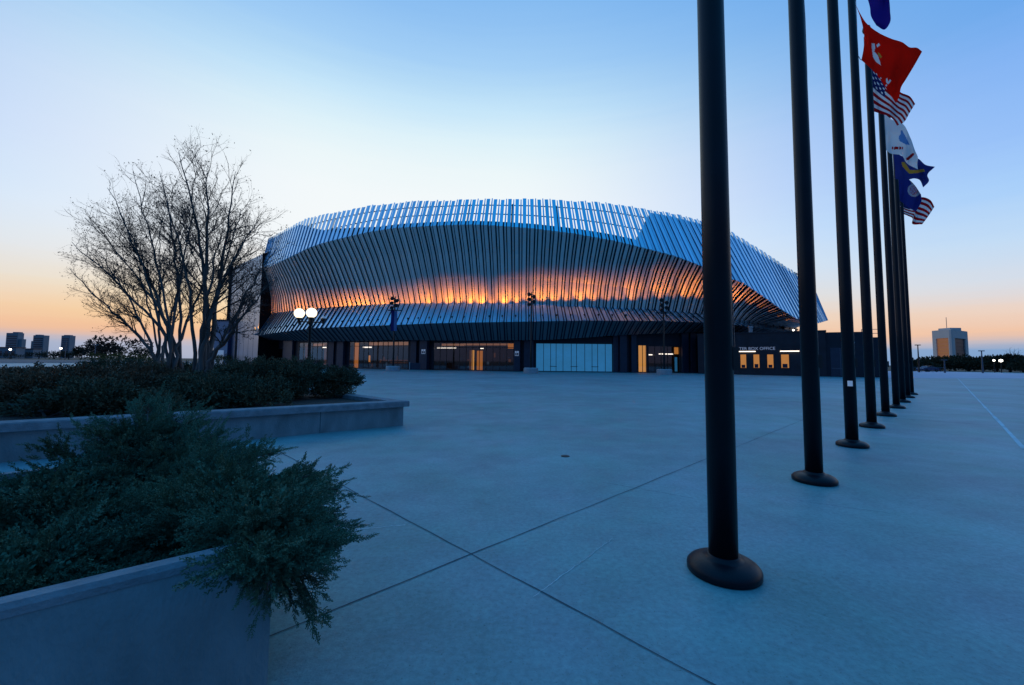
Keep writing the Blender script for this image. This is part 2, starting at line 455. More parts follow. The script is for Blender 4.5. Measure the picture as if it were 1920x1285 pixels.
# ------------------------------------------------------------------ arena
AC = np.array([3.0, 123.0])
PSI = [-75, -60, -45, -30, 0, 15, 25, 35, 45, 55, 65, 90]
R4t = [66.0, 66.0, 64.8, 63.7, 63.5, 63.5, 64.2, 66, 68.5, 70.3, 71, 71]
R3t = [67.2, 67.2, 66.3, 65.3, 66.2, 67.5, 69.3, 71.2, 72.2, 72.6, 72.8, 72.8]
R2t = [66.2, 65.8, 63.2, 60.0, 61.5, 63.5, 65.6, 66.6, 66.8, 66.4, 65.5, 65]
def rad(t, psi):
    t = np.asarray(t, float); P = np.asarray(PSI, float); g = np.gradient(t, P)
    i = int(np.clip(np.searchsorted(P, psi, 'right') - 1, 0, len(P) - 2)); h = P[i + 1] - P[i]; q = min(1., max(0., (psi - P[i]) / h))
    return float((2 * q**3 - 3 * q**2 + 1) * t[i] + (q**3 - 2 * q**2 + q) * h * g[i] + (-2 * q**3 + 3 * q**2) * t[i + 1] + (q**3 - q**2) * h * g[i + 1])
K4 = ([430, 460, 498, 570, 607, 648, 688, 769, 838, 900, 988, 1066, 1124, 1190, 1253, 1308, 1370, 1420, 1492, 1531, 1555], [500, 474, 451, 412, 403, 394.6, 387, 379, 376, 373.8, 373.6, 376.5, 380, 389, 399, 412, 434, 465, 511, 538, 562])
K3 = ([505, 530, 553, 575, 600, 638, 691, 740, 800, 856, 889, 930, 997, 1077, 1150, 1217, 1267, 1312, 1370, 1396, 1445, 1466, 1495, 1536, 1555], [500, 488, 477, 466, 457, 447, 435, 427.5, 424, 421.5, 421, 423, 428, 438, 451, 467, 480, 497, 522, 531, 565, 580, 598, 606, 600])
K2 = ([505, 512, 540, 602, 683, 740, 808, 875, 943, 997, 1017, 1100, 1167, 1217, 1267, 1315, 1375, 1460, 1495], [590, 588, 583.6, 577.5, 572, 569.5, 569, 569, 569, 569, 570, 573, 577, 579, 583, 587, 598, 613, 620])
K1 = ([490, 495, 534, 588, 656, 740, 808, 875, 997, 1100, 1200, 1250, 1315, 1375, 1460, 1500], [628, 627, 622, 615.5, 612.7, 609.5, 606.5, 605, 603, 601.2, 601.8, 602.5, 604.5, 609, 620, 627])
K0 = ([495, 507, 609, 670, 740, 808, 875, 997, 1033, 1100, 1167, 1217, 1315, 1400, 1500], [637, 638, 640, 640, 637.5, 638.5, 639, 638, 637, 633, 628.5, 626, 624, 628, 634])

def lvl_pt(psi, R, K):
    a = math.radians(psi)
    x, y = AC[0] + R * math.sin(a), AC[1] - R * math.cos(a)
    z = 10.
    for _ in range(6):
        px, py = proj((x, y, z))
        ty = float(np.interp(px, *K))
        z = at(px, ty, y)[2]
    return np.array([x, y, z])

def profile(psi):
    r4, r3, r2 = rad(R4t, psi), rad(R3t, psi), rad(R2t, psi)
    P0 = lvl_pt(psi, r2 + .1, K0); P1 = lvl_pt(psi, r2 + 2.4, K1); P2 = lvl_pt(psi, r2, K2)
    P3 = lvl_pt(psi, r3, K3); P4 = lvl_pt(psi, r4, K4)
    return P0, P1, P2, P3, P4

def radial(psi): a = math.radians(psi); return np.array([math.sin(a), -math.cos(a), 0.])
def tang(psi): a = math.radians(psi); return np.array([math.cos(a), math.sin(a), 0.])

psis = np.arange(-64, 74, .966)
PROF = {}
def prof_c(psi):
    k = round(float(psi), 3)
    if k not in PROF: PROF[k] = profile(k)
    return PROF[k]

arena = empty('arena', (AC[0], AC[1], 0), 'huge oval arena clad in folded silver metal fins with an orange uplit band', 'arena')

skirt, face, screen, under = MB(), MB(), MB(), MB()
def strip(mb, pts, hw, depth, psi, yaw):
    t = tang(psi); n = radial(psi)
    t2 = t * math.cos(yaw) + n * math.sin(yaw)
    rings = []
    for p, h in zip(pts, hw):
        rings.append([p - t2 * h, p + t2 * h, p + t2 * h * .75 - n * depth, p - t2 * h * .75 - n * depth])
    vs = [q for r in rings for q in r]; fs = []
    for i in range(len(rings) - 1):
        for k in range(4):
            k2 = (k + 1) % 4
            fs.append((i * 4 + k, i * 4 + k2, (i + 1) * 4 + k2, (i + 1) * 4 + k))
    fs += [(3, 2, 1, 0), tuple((len(rings) - 1) * 4 + k for k in range(4))]
    mb.add(vs, fs)

def curve23(P2, P3, k):
    s = k
    p = P2 * (1 - s) + P3 * s
    return p
for i, psi in enumerate(psis):
    per = math.radians(.966)
    for kind in (0, 1):
        q = psi + (0 if kind == 0 else .50)
        P0, P1, P2, P3, P4 = prof_c(q)
        n = radial(q)
        yaw = random.gauss(0, .035)
        pw = 65 * per
        if kind == 0: h0, h1, h2, h3, h4 = .22 * pw, .255 * pw, .24 * pw, .225 * pw, .24 * pw
        else: h0, h1, h2, h3, h4 = .10 * pw, .11 * pw, .105 * pw, .105 * pw, .07 * pw
        dep = .16 if kind == 0 else .12
        out_ = n * (0.0 if kind == 0 else -.12)
        jt = random.uniform(-.12, .12)
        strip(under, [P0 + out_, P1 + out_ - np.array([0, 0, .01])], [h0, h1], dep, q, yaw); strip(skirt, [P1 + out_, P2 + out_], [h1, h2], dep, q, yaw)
        mids = []
        for s in (.34, .67):
            p = P2 * (1 - s) + P3 * s - n * (.55 * math.sin(PI * s))
            mids.append(p)
        strip(face, [P2 + out_, mids[0] + out_, mids[1] + out_, P3 + out_], [h2, h2 * .98, h3, h3], dep, q, yaw)
        top = P4 + out_ + np.array([0, 0, jt + (.0 if kind == 0 else .12)])
        strip(screen, [P3 + out_, P3 * .5 + P4 * .5 + out_, top], [h3, h3 * 1.04, h4], .12, q, yaw)
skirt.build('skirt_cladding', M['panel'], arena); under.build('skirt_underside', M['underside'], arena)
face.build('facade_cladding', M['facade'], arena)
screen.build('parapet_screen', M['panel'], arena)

# dark wall behind the fins, rails behind the parapet screen, roof
bk = MB(); prev = None
bpsi = np.arange(-64, 74.1, 2)
roofpts = []
for psi in bpsi:
    P0, P1, P2, P3, P4 = prof_c(psi); n = radial(psi)
    up = P3 * .80 + P4 * .20 if psi < 22 else P3 * max(.1, .80 - (psi - 22) * .07) + P4 * min(.9, .20 + (psi - 22) * .07)
    if psi < -22: up = P3 * max(.5, .80 + (psi + 22) * .03) + P4 * min(.5, .20 - (psi + 22) * .03)
    row = [P0 - n * .5 + np.array([0, 0, .1]), P1 - n * .75, P2 - n * .62, (P2 + P3) / 2 - n * 1.15, P3 - n * .62, up - n * .62]
    roofpts.append(up - n * 3 - np.array([0, 0, 1.2]))
    if prev:
        for a in range(5): bk.quad(prev[a], row[a], row[a + 1], prev[a + 1])
    prev = row
bk.build('backing_wall', M['back'], arena)
for fr, nm in ((.46, 0), (.80, 0)):
    pts = []
    for psi in np.arange(-62, 40, 2):
        P0, P1, P2, P3, P4 = prof_c(psi)
        pts.append(P3 * (1 - fr) + P4 * fr - radial(psi) * .42)
    t = MB(); t.tube(pts, .09, 5); t.build('screen_rail', M['rail'], arena)
for psi in np.arange(-55, 32, 5.8):
    P0, P1, P2, P3, P4 = prof_c(psi); n = radial(psi)
    t = MB(); t.tube([P3 - n * .6, P3 * .15 + P4 * .85 - n * .6], .16, 5); t.build('screen_post', M['rail'], arena)
for lo_, hi_, nm in ((12.6, 74, 0), (-64, -27, 1)):
    ln = MB(); prev = None
    for psi in np.arange(lo_, hi_ + .1, 1.0):
        P0, P1, P2, P3, P4 = prof_c(psi); n = radial(psi)
        e = min(1., max(0., (abs(psi) - abs(lo_ if lo_ > 0 else hi_)) / 14.)); tp = min(.94, .15 + (psi - lo_) * .22) if lo_ > 0 else .12 + .83 * e
        row = (P3 - n * .17, P3 * (1 - tp) + P4 * tp - n * .17)
        if prev: ln.quad(prev[0], row[0], row[1], prev[1])
        prev = row
    ln.build('parapet_lining', M['panel'], arena)
rf = MB()
rc = np.array([AC[0], AC[1], 17.]); k0 = len(rf.v)
ang_all = list(roofpts) + [np.array([AC[0] + 60 * math.sin(math.radians(a)), AC[1] - 60 * math.cos(math.radians(a)), 14.]) for a in range(84, 292, 8)]
rf.add([*ang_all, rc], [(i, (i + 1) % len(ang_all), len(ang_all)) for i in range(len(ang_all))])
rf.build('roof', M['roof'], arena, smooth=True)
bw = MB()
ring = [(AC[0] + 67.5 * math.sin(math.radians(a)), AC[1] - 67.5 * math.cos(math.radians(a))) for a in range(42, 72, 4)]
for a, b in zip(ring[:-1], ring[1:]): bw.quad((*a, 0), (*b, 0), (*b, 9.2), (*a, 9.2))
ring = [(AC[0] + 59.5 * math.sin(math.radians(a)), AC[1] - 59.5 * math.cos(math.radians(a))) for a in range(70, 300, 8)]
for a, b in zip(ring[:-1], ring[1:]): bw.quad((*a, 0), (*b, 0), (*b, 14), (*a, 14))
bw.build('rear_wall', M['dark'], arena)

UPW = 900
# uplights in the valley behind the skirt
GLOW = ([512, 600, 700, 760, 850, 930, 1000, 1100, 1180, 1240, 1300, 1380, 1440], [582, 574, 566, 558, 549, 552, 542, 541, 540, 533, 538, 556, 572])
GPOW = ([505, 600, 690, 760, 800, 850, 910, 985, 1050, 1110, 1170, 1250, 1330, 1440], [1.9, 1.7, 1.4, 1.0, 1.2, 1.0, .8, 1.0, .8, 1.1, .95, 1.35, 1.0, .7])
for psi in np.arange(-60, 47, 1.75):
    P0, P1, P2, P3, P4 = prof_c(psi); n = radial(psi)
    pos = P2 * .08 + P1 * .92 + n * .2 + np.array([0, 0, .75])
    pxl, pyl = proj(P2)
    gy = float(np.interp(pxl, *GLOW))
    py3 = proj(P3)[1]
    s = min(.85, max(.05, (pyl - gy) / (pyl - py3)))
    tgt = P2 * (1 - s) + P3 * s - n * (.5 * math.sin(PI * s))
    ld = bpy.data.lights.new('uplight', 'SPOT'); lo = bpy.data.objects.new('uplight_lamp', ld); COL.objects.link(lo)
    pw = float(np.interp(pxl, *GPOW)) * random.choice((.55, .8, 1.0, 1.2, 1.45)) * random.uniform(.8, 1.2)
    dist = np.linalg.norm(tgt - pos)
    ld.energy = UPW * pw * dist ** 2 / 12
    ld.color = (1, .29, .008)
    ld.spot_size = math.radians(47); ld.spot_blend = 1.0; ld.shadow_soft_size = .04
    d = Vector(tgt - pos).normalized()
    fx = MB()
    e = np.array(d)
    fx.tube([pos - e * .28, pos - e * .05], [.10, .13], 8)
    fx.tube([pos - e * .2, pos - e * .2 - np.array([0, 0, .42])], .03, 5)
    fo = fx.build('floodlight', M['blackiron'], arena)
    lo.parent = arena; lo.location = tuple(pos - wloc(arena)); lo.rotation_euler = d.to_track_quat('-Z', 'Y').to_euler()

# ground floor: recessed dark wall, columns, glazed bays
RW = [r - 1.6 for r in R2t]
def wallpt(px, dr=0.):
    best = None
    lo_, hi_ = -58., 52.
    for _ in range(50):
        m_ = (lo_ + hi_) / 2; a = math.radians(m_); R = rad(RW, m_) + dr
        q = proj((AC[0] + R * math.sin(a), AC[1] - R * math.cos(a), 2.))[0]
        if q < px: lo_ = m_
        else: hi_ = m_
    a = math.radians(lo_); R = rad(RW, lo_) + dr
    return np.array([AC[0] + R * math.sin(a), AC[1] - R * math.cos(a), 0.]), lo_

def frame_between(p, q):
    d = q - p; Ln = float(np.hypot(d[0], d[1])); ex = (d[0] / Ln, d[1] / Ln); ey = (-ex[1], ex[0])
    return (p, ex, ey), Ln

def zat(py, p): px = proj((p[0], p[1], 2.))[0]; return float(at(px, py, p[1])[2])

bays = [(505, 529), (560, 612), (655, 765), (813, 963), (1005, 1148), (1197, 1213), (1216, 1276)]
edges = [497]
for a, b in bays: edges += [a, b]
edges.append(1420)
def wall_top(px):
    psi = wallpt(px)[1]; return prof_c(psi)[0][2] + .35
for i in range(0, len(edges), 2):
    a, b = edges[i], edges[i + 1]
    n = max(1, int((b - a) / 16))
    for k in range(n):
        x0, x1 = a + (b - a) * k / n, a + (b - a) * (k + 1) / n
        fr, Ln = frame_between(wallpt(x0)[0], wallpt(x1)[0])
        wall = MB(); wall.box(0, Ln, 0, .35, 0, wall_top((x0 + x1) / 2), fr); wall.build('ground_floor_wall', M['dark'], arena)
sof = MB(); prev = None
for psi in np.arange(-60, 55, 2):
    P0 = prof_c(psi)[0]; n = radial(psi)
    a, b = P0 - n * .5 + np.array([0, 0, .14]), P0 - n * 2.6 + np.array([0, 0, .14])
    if prev: sof.quad(prev[0], a, b, prev[1])
    prev = (a, b)
sof.build('soffit', M['dark'], arena)

def bay(a, b, ytop_l, mull, opts):
    p, q = wallpt(a)[0], wallpt(b)[0]
    fr, Ln = frame_between(p, q)
    zt = zat(ytop_l, (p + q) / 2)
    top = wall_top((a + b) / 2)
    wall = MB(); wall.box(0, Ln, 0, .35, zt + .08, top, fr); wall.build('lintel', M['dark'], arena)
    f = MB()
    n = mull
    f.box(0, Ln, .02, .12, zt, zt + .078, fr); f.box(0, Ln, .02, .12, 0.004, .12, fr)
    tr = zt - opts.get('transom', .75)
    if opts.get('transom', .75): f.box(.06, Ln - .06, .03, .11, tr - .04, tr + .04, fr)
    for i in range(n + 1):
        x = Ln * i / n + (opts['jit'][i % len(opts['jit'])] if 'jit' in opts and 0 < i < n else 0)
        f.box(max(0, x - .035), min(Ln, x + .035), .022, .118, .12, zt, fr)
    if 'bars' in opts:
        for i in opts['bars']: f.box(Ln * i / n, Ln * (i + 1) / n, .024, .116, .78, .86, fr)
    W_ = f.build('window_bay', M['mull'], arena)
    g = MB(); o, ex, ey = fr
    P = lambda x, y, z: (o[0] + ex[0] * x + ey[0] * y, o[1] + ex[1] * x + ey[1] * y, z)
    g.quad(P(0, .07, .1), P(Ln, .07, .1), P(Ln, .07, zt), P(0, .07, zt))
    g.build('pane', opts.get('pane', M['glass']), W_)
    if not opts.get('solid'):
        r = MB()   # lobby behind the glass
        D = opts.get('depth', 5.)
        r.quad(P(-1.5, D, 0.02), P(Ln + 1.5, D, .02), P(Ln + 1.5, D, zt + .5), P(-1.5, D, zt + .5))
        r.quad(P(-1.5, .4, 0.02), P(-1.5, D, .02), P(-1.5, D, zt + .5), P(-1.5, .4, zt + .5))
        r.quad(P(Ln + 1.5, .4, 0.02), P(Ln + 1.5, D, .02), P(Ln + 1.5, D, zt + .5), P(Ln + 1.5, .4, zt + .5))
        r.quad(P(-1.5, .4, zt + .5), P(Ln + 1.5, .4, zt + .5), P(Ln + 1.5, D, zt + .5), P(-1.5, D, zt + .5))
        r.build('lobby', M['lobby'], W_)
        its = list(opts.get('items', ()))
        if Ln > 6:
            for _ in range(int(Ln * 1.3)):
                a_ = random.random() * .96; h_ = random.uniform(.05, .6); its.append((a_, a_ + random.uniform(.006, .03), random.uniform(1.5, 4.5), h_, h_ + random.uniform(.02, .2), random.choice(('warmdim', 'cooldim', 'column', 'column', 'rail'))))
        for x0, x1, y, z0, z1, mm in its:
            t = MB(); t.box(x0 * Ln, x1 * Ln, y, y + .12, z0 * zt, z1 * zt, fr)
            t.build('lobby_light' if mm == 'strip' else 'lobby_panel', M[mm], W_)
M['lobby'] = mat('dim_lobby_wall', (.018, .014, .014), .7, var=.6, vscale=.7, emit=(1, .4, .15), estr=.002)
M['cooldim'] = emis('cool_dim_fitting', (.35, .6, 1), .05)
M['warmband'] = mat('lit_lobby_ceiling_edge', (.3, .2, .12), .7, var=.6, vscale=.8, emit=(1, .42, .20), estr=.22)
M['wood'] = emis('orange_lit_door', (1, .31, .035), .40)
M['gold'] = emis('gold_lit_door', (1, .42, .08), .75)
bay(505, 529, 655, 2, dict(items=[(.62, .95, 1.2, 0.02, .95, 'wooddim')], transom=0) if False else dict(items=[(.62, .95, 1.2, .02, .95, 'warmdim')], transom=0))
bay(560, 612, 643, 6, dict(items=[(.05, .25, 1.0, .02, .95, 'warmdim'), (.25, .30, .6, .4, .7, 'strip'), (.5, .66, 2.5, .02, .97, 'warmdim'), (.6, .72, 1.5, .80, .84, 'strip'), (0, 1, 3, .9, 1.0, 'warmband')]))
bay(655, 765, 641, 12, dict(items=[(.02, .10, .8, .02, .98, 'wood'), (.13, .28, 1.5, .79, .83, 'strip'), (.16, .19, 2.5, .25, .5, 'warm'), (.1, 1, 3.5, .90, 1.02, 'warmband'), (.3, .98, 3.6, .3, .34, 'warmdim'), (.55, .9, 2.6, .22, .25, 'warmdim')]))
bay(813, 963, 643, 12, dict(items=[(0, .25, 1.2, .81, .85, 'strip'), (.46, .485, .9, .02, .74, 'strip2'), (.44, .52, 1.1, .02, .74, 'wood'), (.53, .60, .9, .02, .72, 'wood'), (0, .3, 3., .92, 1.0, 'warmband'), (.3, .9, 3., .92, 1.02, 'warmdim'), (.3, .9, 2.6, .94, 1.0, 'warmband'), (.91, 1, 1., .8, .98, 'wood'), (.56, .60, 1.3, .79, .82, 'strip')]) if False else
    dict(items=[(0, .25, 1.2, .81, .85, 'strip'), (.47, .495, .8, .02, .74, 'gold'), (.43, .47, 1.1, .02, .74, 'warmdim'), (.53, .60, .9, .02, .72, 'wood'), (0, .3, 3., .92, 1.0, 'warmband'), (.3, .9, 2.6, .93, 1.0, 'warmband'), (.91, 1, 1., .8, .98, 'wood'), (.56, .60, 1.3, .79, .82, 'strip')]))
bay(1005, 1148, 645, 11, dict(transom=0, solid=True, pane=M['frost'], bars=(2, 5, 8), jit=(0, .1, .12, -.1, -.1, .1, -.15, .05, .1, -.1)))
bay(1197, 1213, 648, 2, dict(transom=0, items=[(.03, .97, .35, .01, 1.0, 'gold')]))
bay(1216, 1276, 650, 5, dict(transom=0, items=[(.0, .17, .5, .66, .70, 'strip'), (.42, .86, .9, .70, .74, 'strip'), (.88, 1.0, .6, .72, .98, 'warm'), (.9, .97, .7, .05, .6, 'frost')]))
for a, b, pr in ((530, 547, .5), (615, 625, .3), (631, 643, .7), (769, 780, .5), (786, 800, .9), (963.5, 975, .9), (982, 1000, .5), (1150, 1160, .4), (1163, 1176, .9), (1184, 1194, .6), (1280, 1292, .5), (1296, 1306, .4)):
    p, q = wallpt(a, pr)[0], wallpt(b, pr)[0]; fr, Ln = frame_between(p, q)
    t = MB(); t.box(0, Ln, 0, pr - .02, 0, wall_top((a + b) / 2) - .3, fr); t.build('entrance_column', M['column'], arena, bevel=.05)
for px, py in ((793.5, 659.5), (969, 663)):
    p, q = wallpt(px - 3.6, .94)[0], wallpt(px + 3.6, .94)[0]; fr, Ln = frame_between(p, q); zc_ = zat(py, p)
    t = MB(); t.box(0, Ln, 0, .03, zc_ - .36, zc_ + .36, fr); so = t.build('wall_sign', M['sign'], arena)
    t = MB()
    t.box(Ln * .10, Ln * .44, -.012, -.003, zc_ - .28, zc_ + .08, fr); t.box(Ln * .54, Ln * .90, -.012, -.003, zc_ - .28, zc_ + .08, fr); t.box(Ln * .40, Ln * .58, -.012, -.003, zc_ + .16, zc_ + .30, fr)
    t.build('pictogram', M['column'], so)

# left end: smooth metal side wall, black recess beside it, low annex
BL = np.array([-51.6, 84.0]); BL2 = np.array([-68.8, 100.0])
def zpx(px, py, Y): return float(at(px, py, Y)[2])
sw = MB()
nseg = 9
topk = ([425, 430, 497, 516], [508, 504, 474, 470])
prev = None
for i in range(-1, nseg + 1):
    p = BL + (BL2 - BL) * i / nseg
    px = proj((p[0], p[1], 20))[0]; zt = zpx(px, float(np.interp(px, *topk)), p[1])
    px2 = px + 1.; z2 = zpx(px2, float(np.interp(px2, *K4)), p[1] + 4)
    row = [(p[0], p[1], 0), (p[0], p[1], zt), (p[0] + 3.2, p[1] + 4.0, z2), (p[0] + 14, p[1] + 12, z2 - 1)]
    if prev:
        for k in range(1 if i == 0 else 0, 3): sw.quad(prev[k], row[k], row[k + 1], prev[k + 1])
    prev = row
sw.build('side_wall', M['sidepanel'], arena)
seam = MB(); dd = (BL2 - BL) / np.linalg.norm(BL2 - BL); nn = np.array([-dd[1], dd[0]]); nn = -nn if nn[1] > 0 else nn
for i in range(1, 7):
    p = BL + (BL2 - BL) * i / 7 + nn * .012
    zt = zpx(proj((*p, 20))[0], float(np.interp(proj((*p, 20))[0], *topk)), p[1]) - .1
    seam.box(-.015, .015, -.012, .012, .1, zt, ((p[0], p[1], 0), dd, nn))
seam.build('panel_seam', M['rail'], arena)
bl = MB()
zt0 = zpx(497, 474, 84)
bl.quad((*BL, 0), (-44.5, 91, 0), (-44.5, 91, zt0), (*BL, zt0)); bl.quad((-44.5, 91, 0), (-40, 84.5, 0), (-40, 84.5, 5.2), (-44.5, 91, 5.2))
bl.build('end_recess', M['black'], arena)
edge = MB(); edge.box(-.35, .35, -.35, .35, 0, zpx(430, 500, 99.6) , ((BL2[0], BL2[1], 0), (1, 0), (0, 1))); edge.build('corner_trim', M['black'], arena)
an = empty('service_annex', (-72, 100, 0), 'low pinkish metal annex at the left foot of the arena side wall', 'annex')
ax0, ax1 = at(401, 640, 97)[0], at(427, 640, 97)[0]
t = MB(); t.box(ax0, ax1, 97, 104, 0, zpx(410, 602, 97)); t.build('wall', M['sidepanel'], an)
t = MB(); t.box(ax0 + .2, ax0 + 2.5, 96.9, 96.97, 0.1, zpx(410, 657, 97)); t.build('door', M['sign'], an)
t = MB(); t.box(ax0 - .3, ax1 + .2, 96.5, 104.4, zpx(410, 602, 97) + .003, zpx(410, 602, 97) + .3); t.build('roof', M['dark'], an)
t = MB(); t.tube([(ax1 - .2, 96.9, 8.6), (ax1 - .2, 96.2, 8.3), (ax1 - .2, 96.2, 7.6)], .22, 6); t.build('camera_bracket', M['blackiron'], an)

# ------------------------------------------------------------------ box office
bo_loc = at(1430, 700, 56)
bo = empty('box_office', (bo_loc[0], 56, 0), 'low dark flat-roofed box office with four orange ticket windows', 'ticket office')
A_ = ground(1312, 701.2); A_ = np.array([27.2, 60.5, 0]); B_ = np.array([39.2, 51.6, 0]); 
frO, LO = frame_between(A_, B_)
HT = 5.65
def fo_px(px):   # distance along the front for a pixel column
    lo_, hi_ = 0., LO
    for _ in range(40):
        m_ = (lo_ + hi_) / 2; q = proj((A_[0] + frO[1][0] * m_, A_[1] + frO[1][1] * m_, 3))[0]
        if q < px: lo_ = m_
        else: hi_ = m_
    return lo_
def fo_z(px, py): s = fo_px(px); return float(at(px, py, A_[1] + frO[1][1] * s)[2])
w = MB(); w.box(0, LO, 0, 9, 0, HT, frO)
w.build('wall', M['dark'], bo)
t = MB(); t.box(-.1, LO + .12, -.12, 9.1, HT + .002, HT + .16, frO); t.build('roof_edge', M['dark'], bo)
for i, px in enumerate((1393.5, 1418, 1444, 1471.5)):
    s = fo_px(px); hw = .34 if i < 3 else .42; z0, z1 = fo_z(px, 690), fo_z(px, 665)
    f = MB()
    f.box(s - hw - .08, s + hw + .08, -.05, -.003, z1, z1 + .08, frO); f.box(s - hw - .08, s + hw + .08, -.09, -.003, z0 - .08, z0, frO)
    f.box(s - hw - .08, s - hw, -.05, -.003, z0, z1, frO); f.box(s + hw, s + hw + .08, -.05, -.003, z0, z1, frO)
    wo = f.build('ticket_window', M['mull'], bo)
    g = MB(); g.box(s - hw, s + hw, -.02, -.005, z0, z1, frO); g.build('pane', M['ticket'] if 'ticket' in M else M.setdefault('ticket', mat('warm_lit_ticket_pane', (.1, .05, .02), .3, var=.5, vscale=2, emit=(1, .40, .09), estr=.42)), wo)
    g = MB(); g.box(s - hw * .7, s + hw * .6, -.035, -.022, z0 + .02, z0 + .42 + .1 * (i % 2), frO); g.build('counter_clutter', M['back'], wo)
for a, b, py in ((1372, 1417, 659.5), (1463, 1499, 658.8)):
    s0, s1 = fo_px(a), fo_px(b); z = fo_z((a + b) / 2, py)
    t = MB(); t.box(s0, s1, -.35, -.2, z - .06, z + .06, frO); lt = t.build('light_strip', M['strip'], bo)
    t = MB(); t.box(s0, s1, -.36, -.003, z + .065, z + .13, frO); t.build('strip_canopy', M['dark'], lt)
def text_obj(body, size, loc, ex, mname, parent, name, ext=.02):
    c = bpy.data.curves.new(name, 'FONT'); c.body = body; c.size = size; c.extrude = ext; c.align_x = 'RIGHT'
    c.materials.append(M[mname]); tmp = bpy.data.objects.new('tmp_text', c); COL.objects.link(tmp)
    bpy.context.view_layer.update()
    me = bpy.data.meshes.new_from_object(tmp.evaluated_get(bpy.context.evaluated_depsgraph_get())); bpy.data.objects.remove(tmp)
    o = bpy.data.objects.new(name, me); COL.objects.link(o); o.parent = parent
    o.location = tuple(np.array(loc) - wloc(parent)); o.rotation_euler = (PI / 2, 0, math.atan2(ex[1], ex[0])); return o
s1 = fo_px(1454); zl = fo_z(1440, 656.3)
pp = A_ + np.array([frO[1][0] * s1, frO[1][1] * s1, 0]) - np.array([frO[2][0], frO[2][1], 0]) * .06
M['lit_letter'] = mat('pale_sign_letter', (.35, .38, .45), .4, emit=(.5, .6, .85), estr=.22)
text_obj('TICKETMASTER BOX OFFICE', .56, (pp[0], pp[1], zl), frO[1], 'lit_letter', bo, 'sign_lettering')
C_ = np.array([43.0, 50.2, 0]); frD, LD = frame_between(np.array([39.25, 51.95, 0]), C_)
w = MB(); w.box(0.12, LD, 0, 6, 0, HT - .1, frD); w.build('side_wing', M['dark'], bo)
dr = MB(); dr.box(.6, 2.6, -.06, -.004, .05, 3.6, frD); do = dr.build('door', M['column'], bo)
t = MB(); t.box(1.57, 1.63, -.08, -.062, .08, 3.55, frD); t.box(.7, 2.5, -.085, -.064, 1.0, 1.08, frD); t.build('push_bar', M['rail'], do)
t = MB(); t.lathe([(.02, 0), (.14, .05), (.12, .22), (.03, .26)], (C_[0] - 1.2, C_[1] + .35, 4.1), 10); t.build('wall_lamp', M['finial'], bo)
w = MB(); w.box(LD, LD + 2.2, .8, 6, 0, 4.9, frD); w.build('rear_annex', M['dark'], bo)
rl = MB()
for x in (LD, LD + .9, LD + 1.8): rl.tube([(C_[0] + frD[1][0] * (x - LD) + frD[2][0] * 1.2, C_[1] + frD[1][1] * (x - LD) + frD[2][1] * 1.2, 4.92), (C_[0] + frD[1][0] * (x - LD) + frD[2][0] * 1.2, C_[1] + frD[1][1] * (x - LD) + frD[2][1] * 1.2, 5.9)], .035, 5)
for z in (5.4, 5.9): rl.tube([(C_[0] + frD[2][0] * 1.2, C_[1] + frD[2][1] * 1.2, z), (C_[0] + frD[1][0] * 1.8 + frD[2][0] * 1.2, C_[1] + frD[1][1] * 1.8 + frD[2][1] * 1.2, z)], .035, 5)
rl.build('roof_railing', M['rail'], bo)
p = A_ + np.array([frO[1][0], frO[1][1], 0]) * fo_px(1487) + np.array([frO[2][0], frO[2][1], 0]) * 3
t = MB(); t.lathe([(.03, 0), (.03, .22), (.10, .25), (.10, .40), (.03, .44)], (p[0], p[1], HT + .165), 10); t.build('rooftop_lamp', M['lamp'], bo)
p = A_ + np.array([frO[1][0], frO[1][1], 0]) * fo_px(1405) + np.array([frO[2][0], frO[2][1], 0]) * 2
t = MB(); t.lathe([(.25, 0), (.25, .7), (.32, .75), (.3, .95), (.05, 1.0)], (p[0], p[1], HT + .165), 10); t.build('roof_vent', M['block'], bo)

